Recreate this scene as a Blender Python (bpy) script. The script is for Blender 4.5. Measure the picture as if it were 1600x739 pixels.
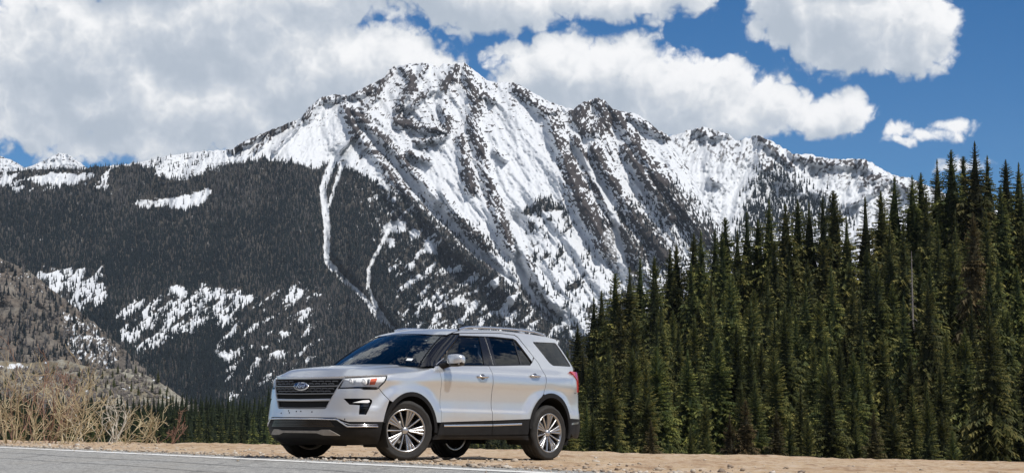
import bpy, bmesh, math, random
import numpy as np
from mathutils import Vector, Matrix
from mathutils.geometry import delaunay_2d_cdt

class Nodes:
    """Small wrapper to write node trees tersely."""
    def __init__(self, tree):
        self.t = tree; self.t.nodes.clear()
    def new(self, kind, **kw):
        n = self.t.nodes.new(kind)
        for k, v in kw.items():
            if k == 'inp':
                for kk, vv in v.items():
                    if isinstance(vv, bpy.types.NodeSocket): self.t.links.new(vv, n.inputs[kk])
                    else: n.inputs[kk].default_value = vv
            else: setattr(n, k, v)
        return n
    def link(self, a, b): self.t.links.new(a, b)
    def math(self, op, a, b=None, c=None, clamp=False):
        n = self.t.nodes.new('ShaderNodeMath'); n.operation = op; n.use_clamp = clamp
        for i, v in enumerate((a, b, c)):
            if v is None: continue
            if isinstance(v, bpy.types.NodeSocket): self.t.links.new(v, n.inputs[i])
            else: n.inputs[i].default_value = v
        return n.outputs[0]
    def ramp(self, fac, stops, interp='LINEAR'):
        n = self.t.nodes.new('ShaderNodeValToRGB'); cr = n.color_ramp; cr.interpolation = interp
        while len(cr.elements) < len(stops): cr.elements.new(0.5)
        for e, (p, c) in zip(cr.elements, stops):
            e.position = p; e.color = (c, c, c, 1) if isinstance(c, (int, float)) else (*c, 1)
        self.t.links.new(fac, n.inputs[0]); return n.outputs[0]
    def mix(self, fac, a, b, blend='MIX'):
        n = self.t.nodes.new('ShaderNodeMix'); n.data_type = 'RGBA'; n.blend_type = blend
        for i, v in ((0, fac), (6, a), (7, b)):
            if isinstance(v, bpy.types.NodeSocket): self.t.links.new(v, n.inputs[i])
            elif i == 0: n.inputs[i].default_value = v
            else: n.inputs[i].default_value = (*v[:3], 1)
        return n.outputs[2]
    def noise(self, vec, scale, detail=4, rough=0.55, dist=0.0, dims='3D', out=0):
        n = self.t.nodes.new('ShaderNodeTexNoise'); n.noise_dimensions = dims
        n.inputs['Scale'].default_value = scale; n.inputs['Detail'].default_value = detail
        n.inputs['Roughness'].default_value = rough; n.inputs['Distortion'].default_value = dist
        if vec is not None: self.t.links.new(vec, n.inputs['Vector'])
        return n.outputs[out]

# ------------------------------------------------------------------ camera, sky, sun, exposure
scene = bpy.context.scene
for o in list(bpy.data.objects):
    bpy.data.objects.remove(o)
COL = scene.collection
FPX = 3000.0                      # focal length in photo pixels (photo 1600 x 739)
PITCH = math.atan((622.0 - 369.5) / FPX)
cam_data = bpy.data.cameras.new('camera')
cam_data.sensor_width = 36.0
cam_data.lens = 36.0 * FPX / 1600.0
cam_data.clip_start = 0.1
cam_data.clip_end = 60000.0
camera = bpy.data.objects.new('camera', cam_data)
camera.location = (0, 0, 0)
camera.rotation_euler = (math.pi / 2 + PITCH, 0, 0)
COL.objects.link(camera)
scene.camera = camera

SUN_ELEV = math.radians(54.0)
SUN_AZ = math.radians(127.0)      # clockwise from +Y (view direction): behind the camera, to its right
sun_vec = Vector((math.sin(SUN_AZ) * math.cos(SUN_ELEV), math.cos(SUN_AZ) * math.cos(SUN_ELEV), math.sin(SUN_ELEV)))
sun_data = bpy.data.lights.new('sun', 'SUN')
sun_data.energy = 4.1
sun_data.angle = math.radians(0.53)
sun_data.color = (1.0, 0.955, 0.89)
sun = bpy.data.objects.new('sun', sun_data)
sun.rotation_euler = (-sun_vec).to_track_quat('-Z', 'Y').to_euler()
COL.objects.link(sun)

scene.view_settings.view_transform = 'Standard'
scene.view_settings.look = 'None'
scene.view_settings.exposure = 0.05
scene.view_settings.gamma = 1.0
scene.render.engine = 'CYCLES'
scene.cycles.max_bounces = 8
scene.cycles.transparent_max_bounces = 16
scene.cycles.use_denoising = True

_c, _s = math.cos(PITCH), math.sin(PITCH)
def pix(px, py, depth):
    """World point seen at photo pixel (px, py) whose distance along +Y is depth (numpy friendly)."""
    px = np.asarray(px, float); py = np.asarray(py, float)
    a = (px - 800) / FPX; b = (369.5 - py) / FPX
    d = np.stack(np.broadcast_arrays(a, _c - _s * b, _s + _c * b), -1)
    return d * (np.asarray(depth, float) / d[..., 1])[..., None]
# ------------------------------------------------------------------ world: physical sky with cumulus clouds
world = bpy.data.worlds.new('World'); scene.world = world; world.use_nodes = True
world.cycles.sampling_method = 'MANUAL'; world.cycles.sample_map_resolution = 256
SKY_STRENGTH = 0.08

def sky_angles(px, py):
    v = pix(px, py, 1.0); v = v / np.linalg.norm(v)
    return float(math.atan2(v[0], v[1])), float(math.asin(v[2]))
DEG_PX = 1.0 / FPX                # one photo pixel in radians

# (cx, cy, rx, ry) in photo pixels: the cumulus masses, turned into azimuth / elevation
CLOUDS = [
    (-60, 120, 190, 150), (130, 100, 230, 150), (480, 130, 260, 140), (150, 160, 260, 85), (330, 60, 230, 130), (340, 170, 240, 75), (530, 110, 180, 110),
    (640, 130, 130, 105), (690, 120, 60, 62), (250, 222, 190, 50), (60, 195, 150, 46), (190, 238, 140, 34), (430, 170, 120, 62), (-250, 120, 240, 170),
    (700, -20, 380, 72), (480, 0, 300, 60), (950, -10, 190, 52), (1060, -22, 80, 46), (300, -60, 400, 90),
    (860, 130, 105, 100), (960, 120, 120, 88), (1060, 150, 130, 72), (1160, 168, 130, 56), (1250, 172, 100, 46), (1310, 165, 66, 54), (900, 190, 180, 60),
    (1235, 10, 90, 105), (1330, 30, 140, 98), (1415, 60, 78, 70), (1300, 60, 110, 58), (1440, 96, 60, 28), (1330, -70, 170, 80),
    (1440, 206, 68, 21), (1480, 188, 52, 23), (1408, 224, 34, 12), (1530, 258, 50, 20)]

def build_world():
    N = Nodes(world.node_tree); T = world.node_tree
    out = N.new('ShaderNodeOutputWorld'); bg = N.new('ShaderNodeBackground'); N.link(bg.outputs[0], out.inputs[0])
    sky = N.new('ShaderNodeTexSky', sky_type='NISHITA', sun_disc=False, sun_elevation=SUN_ELEV, sun_rotation=SUN_AZ,
                altitude=3000.0, air_density=1.0, dust_density=0.0, ozone_density=6.0)
    # --- group: cloud density at (azimuth, elevation)
    g = bpy.data.node_groups.new('cloud_density', 'ShaderNodeTree')
    g.interface.new_socket('P', in_out='INPUT', socket_type='NodeSocketVector')
    g.interface.new_socket('Density', in_out='OUTPUT', socket_type='NodeSocketFloat')
    G = Nodes(g); gi = G.new('NodeGroupInput'); go = G.new('NodeGroupOutput'); P = gi.outputs[0]
    def vm(op, a, b=None):
        n = g.nodes.new('ShaderNodeVectorMath'); n.operation = op
        for i, v in enumerate((a, b)):
            if v is None: continue
            if isinstance(v, bpy.types.NodeSocket): g.links.new(v, n.inputs[i])
            else: n.inputs[i].default_value = v
        return n
    # domain warp so that no outline stays an ellipse
    w = G.noise(P, 14.0, 2, 0.55, out=1, dims='2D')
    wv = vm('SCALE', vm('SUBTRACT', w, (0.5, 0.5, 0.5)).outputs[0]); wv.inputs['Scale'].default_value = 0.035
    Pw = vm('ADD', P, wv.outputs[0]).outputs[0]
    m = None
    for cx, cy, rx, ry in CLOUDS:
        az, el = sky_angles(cx, cy)
        d = vm('SUBTRACT', Pw, (az, el, 0))
        d = vm('MULTIPLY', d.outputs[0], (1 / (rx * DEG_PX), 1 / (ry * DEG_PX), 0))
        l = vm('LENGTH', d.outputs[0]).outputs['Value']
        v = G.math('MULTIPLY', G.math('SUBTRACT', 1.0, l), min(1.15, (ry / 75.0) ** .75))
        m = v if m is None else G.math('MAXIMUM', m, v)
    # beyond the frame the same broken cumulus goes on
    sep = G.new('ShaderNodeSeparateXYZ', inp={0: P})
    far = G.math('SUBTRACT', G.math('MULTIPLY', G.noise(P, 3.2, 2, 0.5, dims='2D'), 2.6), 1.18)
    outx = G.math('SUBTRACT', G.math('ABSOLUTE', sep.outputs[0]), 0.33)
    outy = G.math('SUBTRACT', sep.outputs[1], 0.29)
    off = G.math('MULTIPLY', G.math('MAXIMUM', outx, outy), 8.0, clamp=True)
    far = G.math('SUBTRACT', G.math('MULTIPLY', G.math('ADD', far, 1.0), off), 1.0)
    m = G.math('MAXIMUM', m, far)
    n1 = G.math('SUBTRACT', G.noise(P, 22.0, 8, 0.67, dims='2D'), 0.5)
    n1 = G.math('MULTIPLY', n1, 0.80)
    vo = G.new('ShaderNodeTexVoronoi', feature='F1', voronoi_dimensions='2D', inp={'Scale': 55.0, 'Detail': 2.0, 'Roughness': 0.6})
    Pv = vm('ADD', P, None)
    wn = vm('SCALE', vm('SUBTRACT', G.noise(P, 60.0, 2, 0.6, out=1, dims='2D'), (0.5, 0.5, 0.5)).outputs[0]); wn.inputs['Scale'].default_value = 0.018
    g.links.new(vm('ADD', P, wn.outputs[0]).outputs[0], vo.inputs['Vector'])
    n2 = G.math('MULTIPLY', G.math('SUBTRACT', 0.42, vo.outputs['Distance']), 0.30)
    dens = G.math('ADD', G.math('ADD', G.math('ADD', m, n1), n2), 0.06)
    G.link(dens, go.inputs[0])
    # --- direction -> azimuth / elevation
    tc = N.new('ShaderNodeTexCoord'); sp = N.new('ShaderNodeSeparateXYZ', inp={0: tc.outputs['Generated']})
    az = N.math('ARCTAN2', sp.outputs[0], sp.outputs[1]); el = N.math('ARCSINE', sp.outputs[2])
    P0 = N.new('ShaderNodeCombineXYZ', inp={0: az, 1: el}).outputs[0]
    def dens_at(dx, dy):
        a = N.new('ShaderNodeVectorMath', operation='ADD', inp={0: P0, 1: (dx, dy, 0)})
        gr = N.new('ShaderNodeGroup', node_tree=g); N.link(a.outputs[0], gr.inputs[0]); return gr.outputs[0]
    d0 = dens_at(0, 0); d1 = dens_at(0.004, 0.012)
    alpha = N.new('ShaderNodeMapRange', interpolation_type='SMOOTHSTEP', inp={'Value': d0, 'From Min': 0.0, 'From Max': 0.24}).outputs[0]
    # self-shading: thinner toward the sun = bright, thicker toward it = grey
    rel = N.math('MULTIPLY', N.math('SUBTRACT', d0, d1), 1.15)
    thick = N.math('MULTIPLY', d0, -0.55)
    br = N.math('ADD', N.math('ADD', rel, thick), 0.90)
    br = N.new('ShaderNodeMapRange', interpolation_type='SMOOTHSTEP', inp={'Value': br, 'From Min': 0.05, 'From Max': 1.25}).outputs[0]
    ccol = N.ramp(br, [(0.0, (0.46, 0.52, 0.60)), (0.35, (0.57, 0.62, 0.69)), (0.65, (0.72, 0.75, 0.79)), (1.0, (0.98, 0.98, 0.985))])
    skyc = N.new('ShaderNodeVectorMath', operation='SCALE', inp={0: sky.outputs[0]}); skyc.inputs['Scale'].default_value = SKY_STRENGTH
    hs = N.new('ShaderNodeHueSaturation', inp={'Saturation': 1.3, 'Color': skyc.outputs[0]})
    low = N.new('ShaderNodeMapRange', interpolation_type='SMOOTHSTEP', inp={'Value': el, 'From Min': -0.02, 'From Max': 0.03}).outputs[0]
    N.link(N.mix(N.math('MULTIPLY', alpha, low), hs.outputs[0], ccol), bg.inputs[0])
    bg.inputs[1].default_value = 1.0
build_world()
# ------------------------------------------------------------------ helpers
def material(name):
    m = bpy.data.materials.new(name); m.use_nodes = True
    N = Nodes(m.node_tree)
    out = N.new('ShaderNodeOutputMaterial'); b = N.new('ShaderNodeBsdfPrincipled')
    N.link(b.outputs[0], out.inputs[0])
    return m, N, b, out

def simple_mat(name, col, rough=0.5, metal=0.0, spec=0.5, coat=0.0, var=0.0, vscale=20.0, bump=0.0, bscale=200.0):
    m, N, b, out = material(name)
    b.inputs['Base Color'].default_value = (*col, 1); b.inputs['Roughness'].default_value = rough
    b.inputs['Metallic'].default_value = metal; b.inputs['Specular IOR Level'].default_value = spec
    b.inputs['Coat Weight'].default_value = coat; b.inputs['Coat Roughness'].default_value = 0.05
    tc = N.new('ShaderNodeTexCoord')
    if var:
        n = N.noise(tc.outputs['Object'], vscale, 5, 0.6)
        f = N.ramp(n, [(0.3, 0.0), (0.7, 1.0)])
        N.link(N.mix(f, [c * (1 - var) for c in col], [min(1, c * (1 + var)) for c in col]), b.inputs['Base Color'])
    if bump:
        n = N.noise(tc.outputs['Object'], bscale, 3, 0.6)
        bp = N.new('ShaderNodeBump', inp={'Strength': bump, 'Distance': 0.01, 'Height': n})
        N.link(bp.outputs[0], b.inputs['Normal'])
    return m

def link(ob, parent=None, label=None, category=None, group=None, kind=None):
    COL.objects.link(ob)
    if parent is not None: ob.parent = parent
    if label: ob['label'] = label
    if category: ob['category'] = category
    if group: ob['group'] = group
    if kind: ob['kind'] = kind
    return ob

def empty(name, loc=(0, 0, 0), **kw):
    o = bpy.data.objects.new(name, None); o.location = loc; o.empty_display_size = 0.3
    return link(o, **kw)

def np_mesh(name, verts, faces, mat=None, smooth=True, normals=None):
    """faces: (n,3) or (n,4) int array, or a list of such arrays."""
    me = bpy.data.meshes.new(name)
    verts = np.asarray(verts, np.float32)
    fl = faces if isinstance(faces, list) and len(faces) and isinstance(faces[0], np.ndarray) else [np.asarray(faces)]
    fl = [f for f in fl if len(f)]
    loops = np.concatenate([f.ravel() for f in fl]).astype(np.int32)
    sizes = np.concatenate([np.full(len(f), f.shape[1], np.int32) for f in fl])
    starts = np.concatenate([[0], np.cumsum(sizes)[:-1]]).astype(np.int32)
    me.vertices.add(len(verts)); me.vertices.foreach_set('co', verts.ravel())
    me.loops.add(len(loops)); me.loops.foreach_set('vertex_index', loops)
    me.polygons.add(len(sizes)); me.polygons.foreach_set('loop_start', starts)
    try: me.polygons.foreach_set('loop_total', sizes)
    except Exception: pass
    if smooth: me.polygons.foreach_set('use_smooth', np.ones(len(sizes), bool))
    me.update(calc_edges=True)
    if mat: me.materials.append(mat)
    if normals is not None:
        me.normals_split_custom_set_from_vertices([tuple(n) for n in normals])
    return me

def mesh_ob(name, verts, faces, mat=None, parent=None, smooth=True, normals=None, **kw):
    return link(bpy.data.objects.new(name, np_mesh(name, verts, faces, mat, smooth, normals)), parent, **kw)

def grid_faces(nu, nv, wrap_u=False):
    i, j = np.meshgrid(np.arange(nu if wrap_u else nu - 1), np.arange(nv - 1), indexing='ij')
    a = i * nv + j; b = ((i + 1) % nu) * nv + j
    return np.stack([a, b, b + 1, a + 1], -1).reshape(-1, 4)

def bm_ob(name, bm, mat, parent=None, smooth=False, **kw):
    me = bpy.data.meshes.new(name); bm.to_mesh(me); bm.free()
    if smooth: me.polygons.foreach_set('use_smooth', np.ones(len(me.polygons), bool))
    me.materials.append(mat)
    return link(bpy.data.objects.new(name, me), parent, **kw)

def add_box(bm, c, s, rot=None, taper=None):
    """box centred at c with full sizes s; rot a Matrix; taper scales the top face."""
    vs = []
    for dx in (-.5, .5):
        for dy in (-.5, .5):
            for dz in (-.5, .5):
                k = taper if (taper and dz > 0) else 1
                v = Vector((dx * s[0] * k, dy * s[1] * k, dz * s[2]))
                if rot: v = rot @ v
                vs.append(bm.verts.new(Vector(c) + v))
    for f in ((0, 1, 3, 2), (4, 6, 7, 5), (0, 4, 5, 1), (2, 3, 7, 6), (0, 2, 6, 4), (1, 5, 7, 3)):
        bm.faces.new([vs[i] for i in f])

def box_ob(name, c, s, mat, parent=None, bevel=0.0, seg=2, rot=None, taper=None, **kw):
    bm = bmesh.new(); add_box(bm, c, s, rot, taper)
    if bevel: bmesh.ops.bevel(bm, geom=bm.edges[:], offset=bevel, segments=seg, affect='EDGES', profile=0.6)
    bmesh.ops.recalc_face_normals(bm, faces=bm.faces)
    return bm_ob(name, bm, mat, parent, smooth=False, **kw)

def tube(path, radii, n=8, cap=True):
    """verts, quads of a tube along path; radii scalar or list."""
    P = np.asarray(path, float); m = len(P)
    R = np.full(m, radii, float) if np.isscalar(radii) else np.asarray(radii, float)
    T = np.gradient(P, axis=0); T /= np.linalg.norm(T, axis=1)[:, None] + 1e-12
    ref = np.array([0, 0, 1.0]) if abs(T[0][2]) < 0.9 else np.array([1.0, 0, 0])
    A = np.cross(T, ref); A /= np.linalg.norm(A, axis=1)[:, None] + 1e-12
    B = np.cross(T, A)
    th = np.linspace(0, 2 * np.pi, n, endpoint=False)
    V = P[:, None] + R[:, None, None] * (np.cos(th)[None, :, None] * A[:, None] + np.sin(th)[None, :, None] * B[:, None])
    f = []
    for i in range(m - 1):
        for j in range(n):
            f.append((i * n + j, i * n + (j + 1) % n, (i + 1) * n + (j + 1) % n, (i + 1) * n + j))
    return V.reshape(-1, 3), np.array(f, int)

def lathe(prof, n=48, axis='y'):
    """revolve (r, h) profile about an axis; returns verts and quads."""
    prof = np.asarray(prof, float); th = np.linspace(0, 2 * np.pi, n, endpoint=False)
    r = prof[:, 0][None, :]; h = np.broadcast_to(prof[:, 1][None, :], (n, len(prof)))
    c, s = np.cos(th)[:, None] * r, np.sin(th)[:, None] * r
    V = np.stack([c, h, s], -1) if axis == 'y' else (np.stack([c, s, h], -1) if axis == 'z' else np.stack([h, c, s], -1))
    return V.reshape(-1, 3), grid_faces(n, len(prof), True)

def sstep(a, b, x):
    t = np.clip((x - a) / (b - a), 0, 1); return t * t * (3 - 2 * t)

# numpy gradient noise -----------------------------------------------------
_rng = np.random.RandomState(7)
_perm = _rng.permutation(512); _perm = np.concatenate([_perm, _perm, _perm])
_gr = np.stack([np.cos(np.linspace(0, 2 * np.pi, 64, endpoint=False)), np.sin(np.linspace(0, 2 * np.pi, 64, endpoint=False))], 1)
def perlin(x, y, seed=0):
    x = np.asarray(x, float) + seed * 17.31; y = np.asarray(y, float) + seed * 9.77
    xi = np.floor(x).astype(int); yi = np.floor(y).astype(int); xf = x - xi; yf = y - yi
    xi &= 511; yi &= 511
    u = xf ** 3 * (xf * (xf * 6 - 15) + 10); v = yf ** 3 * (yf * (yf * 6 - 15) + 10)
    def g(ix, iy, dx, dy):
        h = _perm[_perm[ix & 511] + (iy & 511)] & 63
        return _gr[h, 0] * dx + _gr[h, 1] * dy
    n00 = g(xi, yi, xf, yf); n10 = g(xi + 1, yi, xf - 1, yf); n01 = g(xi, yi + 1, xf, yf - 1); n11 = g(xi + 1, yi + 1, xf - 1, yf - 1)
    return ((n00 * (1 - u) + n10 * u) * (1 - v) + (n01 * (1 - u) + n11 * u) * v) * 1.4
def fbm(x, y, octv=5, seed=0, gain=0.5, lac=2.03):
    s = 0; a = 1; t = 0
    for k in range(octv):
        s = s + a * perlin(x, y, seed + k); t += a; a *= gain; x = x * lac; y = y * lac
    return s / t
def ridged(x, y, octv=5, seed=0, gain=0.55, lac=2.07):
    s = 0; a = 1; t = 0
    for k in range(octv):
        s = s + a * (1 - 2 * np.abs(perlin(x, y, seed + k))); t += a; a *= gain; x = x * lac; y = y * lac
    return s / t
def in_poly(px, py, poly):
    poly = np.asarray(poly, float); ins = np.zeros(np.shape(px), bool)
    x0, y0 = poly[-1]
    for x1, y1 in poly:
        cnd = ((y1 > py) != (y0 > py)) & (px < (x0 - x1) * (py - y1) / (y0 - y1 + 1e-12) + x1)
        ins ^= cnd; x0, y0 = x1, y1
    return ins
def poly_dist(px, py, line):
    """distance to a polyline, and the parameter (0..1) along it"""
    line = np.asarray(line, float); best = np.full(np.shape(px), 1e9); par = np.zeros(np.shape(px)); n = len(line) - 1
    for k in range(n):
        a, b = line[k], line[k + 1]; d = b - a; L = (d ** 2).sum() + 1e-12
        t = np.clip(((px - a[0]) * d[0] + (py - a[1]) * d[1]) / L, 0, 1)
        q = np.hypot(px - a[0] - t * d[0], py - a[1] - t * d[1])
        m = q < best; best = np.where(m, q, best); par = np.where(m, (k + t) / n, par)
    return best, par
# ------------------------------------------------------------------ ground, road, shoulder
GX, GY, G0 = -0.0146183, -0.0191312, -0.3307724          # the gentle plane the car stands on
ROAD_A = np.array([.59, 17.73]); ROAD_T = np.array([-.498, .867]); ROAD_N = np.array([-.867, -.498])
ROAD_TILT = .055      # the road is banked, falling toward the viewer's side
def road_s(x, y): return (x - ROAD_A[0]) * ROAD_N[0] + (y - ROAD_A[1]) * ROAD_N[1]      # metres inside the white edge line
def road_l(x, y): return (x - ROAD_A[0]) * ROAD_T[0] + (y - ROAD_A[1]) * ROAD_T[1]
_lip = ([-400, -60, -30, -18, -12, -7, -3, 1.5, 5.65, 8.8, 14, 24, 60, 400], [70, 66, 60, 55, 51, 52, 50.5, 43.5, 38.3, 33.4, 30, 27, 24, 20])
def lip_dist(x, y): return (y - np.interp(x, *_lip)) * .85
def base_plane(x, y):
    z = G0 + GX * np.clip(x, -60, 60) + GY * np.clip(y, -20, 60)
    return z - .004 * np.clip(14 - y, 0, 26) ** 2 - ROAD_TILT * np.clip(road_s(x, y) + .30, 0, 10)
def ground_z(x, y):
    x = np.asarray(x, float); y = np.asarray(y, float)
    z = base_plane(x, y)
    d = lip_dist(x, y)
    z = z - .42 * (np.sqrt(np.clip(d, 0, None) ** 2 + 1.2) - math.sqrt(1.2)) * (d > 0) * np.clip(1 - d / 260, .25, 1)   # falls into the valley
    z = np.maximum(z, -62 - .004 * y)
    # behind the camera the slope rises again (seen only in reflections)
    z = z + .26 * np.clip(-28 - y, 0, 420)
    # clods, ruts and gravel relief away from the asphalt
    s = road_s(x, y); off = sstep(.15, 1.2, -s) * (y < 90)
    nearcar = 1 - .75 * np.exp(-(((x + 1.2) / 3.2) ** 2 + ((y - 26.2) / 3.2) ** 2) ** 2)
    r = .06 * fbm(x * .45, y * .45, 4, 3) + .045 * fbm(x * 2.1, y * 2.1, 4, 11, .6)
    r = r + .03 * np.clip(fbm(x * 1.1 + .5 * y, y * .9, 3, 21) - .12, 0, 1) - .02
    far_clod = sstep(.8, 3.0, -s) * (.10 * np.clip(fbm(x * 1.0, y * .5, 4, 31), 0, 1) + .13 * np.clip(fbm(x * 3.2, y * 2.0, 3, 35, .6) - .12, 0, 1))
    z = z + off * nearcar * (.8 * r + .5 * far_clod)
    return z - .03 * (s > -.3) * (s < 9.0)

def build_ground():
    def axis(lo, hi, a, b, step, growth=1.16):
        mid = np.arange(a, b + step, step); L = []; R = []; v, st = a, step
        while v > lo: st *= growth; v -= st; L.append(v)
        v, st = b, step
        while v < hi: st *= growth; v += st; R.append(v)
        return np.concatenate([L[::-1], mid, R])
    xs = axis(-6000, 6000, -17, 15, .17); ys = axis(-900, 9000, 15, 62, .17)
    X, Y = np.meshgrid(xs, ys, indexing='ij'); Z = ground_z(X, Y)
    m, N, b, out = material('shoulder_dirt')
    tc = N.new('ShaderNodeTexCoord'); P = tc.outputs['Object']
    sp = N.new('ShaderNodeSeparateXYZ', inp={0: P})
    n1 = N.noise(P, .55, 5, .6); n2 = N.noise(P, 7.0, 6, .65); n3 = N.noise(P, 42.0, 4, .7)
    c = N.ramp(n1, [(.30, (.31, .195, .105)), (.48, (.42, .29, .17)), (.62, (.46, .345, .22)), (.75, (.35, .22, .12))])
    c = N.mix(N.ramp(n2, [(.42, 0.0), (.64, .75)]), c, (.50, .40, .305))
    c = N.mix(N.ramp(n2, [(.30, .8), (.43, 0.0)]), c, (.20, .125, .075))
    c = N.mix(N.ramp(n3, [(.34, .55), (.46, 0.0)]), c, (.16, .12, .09))
    mp = N.new('ShaderNodeMapping', inp={'Vector': P, 'Rotation': (0, 0, math.radians(20)), 'Scale': (1.6, .35, 1)}).outputs[0]
    n4 = N.noise(mp, 2.2, 5, .65); c = N.mix(N.ramp(n4, [(.34, .75), (.45, 0.0)]), c, (.24, .15, .09)); c = N.mix(N.ramp(n4, [(.56, 0.0), (.68, .6)]), c, (.54, .44, .34))
    c = N.mix(N.ramp(n3, [(.60, 0.0), (.72, .6)]), c, (.58, .54, .48))
    # grass and forest litter once the slope leaves the pull-out
    far = N.ramp(N.math('DIVIDE', sp.outputs[1], 100.0), [(.56, 0.0), (.70, 1.0)])
    litter = N.ramp(N.noise(P, .12, 5, .6), [(.35, (.05, .045, .03)), (.6, (.11, .095, .06))])
    c = N.mix(far, c, litter)
    N.link(c, b.inputs['Base Color']); b.inputs['Roughness'].default_value = .95; b.inputs['Specular IOR Level'].default_value = .15
    bp = N.new('ShaderNodeBump', inp={'Strength': .7, 'Distance': .03, 'Height': N.math('ADD', n2, N.math('MULTIPLY', n3, .5))}); N.link(bp.outputs[0], b.inputs['Normal'])
    mesh_ob('ground', np.stack([X, Y, Z], -1).reshape(-1, 3), grid_faces(len(xs), len(ys)), m, kind='structure', label='sandy gravel shoulder and slope around the car')

def road_sheet(name, s0, s1, l0, l1, lift, mat, jitter=0.0, seed=0, step=.5, **kw):
    ls = np.arange(l0, l1, step); rows = []
    k = 15 if name == 'road' else 3
    for j in range(k):
        s = s0 + (s1 - s0) * (j / (k - 1)) ** (2 if name == 'road' else 1) + (jitter * fbm(ls * 1.3, ls * 0 + seed, 4, seed) if j == 0 else 0) + (jitter * fbm(ls * 1.7, ls * 0 + seed + 5, 4, seed) if j == k - 1 and name != 'road' else 0)
        x = ROAD_A[0] + ROAD_T[0] * ls + ROAD_N[0] * s; y = ROAD_A[1] + ROAD_T[1] * ls + ROAD_N[1] * s
        rows.append(np.stack([x, y, base_plane(x, y) + lift], -1))
    V = np.stack(rows, 1).reshape(-1, 3)
    return mesh_ob(name, V, grid_faces(len(ls), k), mat, **kw)

def build_road():
    m, N, b, out = material('worn_asphalt'); tc = N.new('ShaderNodeTexCoord'); P = tc.outputs['Object']
    # coordinates turned along the road so that wear runs with the traffic
    mp = N.new('ShaderNodeMapping', inp={'Vector': P, 'Rotation': (0, 0, math.radians(-30)), 'Scale': (1, .12, 1)}).outputs[0]
    ag = N.noise(P, 20.0, 5, .85); agl = N.noise(P, 7.0, 4, .75); big = N.noise(P, .8, 5, .6); st = N.noise(mp, 3.0, 4, .6)
    c = N.ramp(ag, [(.32, (.10, .10, .10)), (.45, (.27, .266, .255)), (.57, (.40, .395, .375)), (.66, (.68, .66, .62))])
    c = N.mix(N.ramp(agl, [(.36, .65), (.47, 0.0)]), c, (.13, .13, .13))
    c = N.mix(N.ramp(st, [(.58, 0.0), (.68, .45)]), c, (.10, .10, .102))
    c = N.mix(N.ramp(big, [(.5, 0.0), (.72, .35)]), c, (.32, .29, .24))
    N.link(c, b.inputs['Base Color']); b.inputs['Roughness'].default_value = .9; b.inputs['Specular IOR Level'].default_value = .25
    bp = N.new('ShaderNodeBump', inp={'Strength': .9, 'Distance': .02, 'Height': ag}); N.link(bp.outputs[0], b.inputs['Normal'])
    rd = road_sheet('road', -.42, 8.4, -60, 160, .004, m, jitter=.10, kind='structure', label='worn grey asphalt road')
    m2, N, b, out = material('road_paint'); tc = N.new('ShaderNodeTexCoord'); P = tc.outputs['Object']
    w = N.noise(P, 30.0, 4, .7); g = N.noise(P, 2.0, 4, .6)
    c = N.mix(N.ramp(w, [(.34, .85), (.46, 0.0)]), (.76, .76, .74), (.30, .29, .28)); c = N.mix(N.ramp(g, [(.38, 0.0), (.66, .6)]), c, (.50, .47, .42))
    N.link(c, b.inputs['Base Color']); b.inputs['Roughness'].default_value = .8
    ln = road_sheet('edge_line', -.02, .15, -60, 160, .009, m2, jitter=.012, seed=4, parent=rd)
    # tar-sealed cracks
    tar = simple_mat('crack_tar', (.035, .035, .036), .6)
    for k, (s, l0, l1, w) in enumerate(((.95, -6, 24, .020), (1.75, -6, 24, .018), (3.6, -10, 30, .04))):
        ls = np.arange(l0, l1, .25); ss = s + .12 * fbm(ls * .35, ls * 0, 4, 40 + k); rows = []
        for e in (-1, 1):
            q = ss + e * w * (.5 + .4 * fbm(ls * 1.5, ls * 0 + e, 3, 60 + k)); x = ROAD_A[0] + ROAD_T[0] * ls + ROAD_N[0] * q; y = ROAD_A[1] + ROAD_T[1] * ls + ROAD_N[1] * q
            rows.append(np.stack([x, y, base_plane(x, y) + .0075], -1))
        mesh_ob('tar_seam', np.stack(rows, 1).reshape(-1, 3), grid_faces(len(ls), 2), tar, rd)

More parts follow.
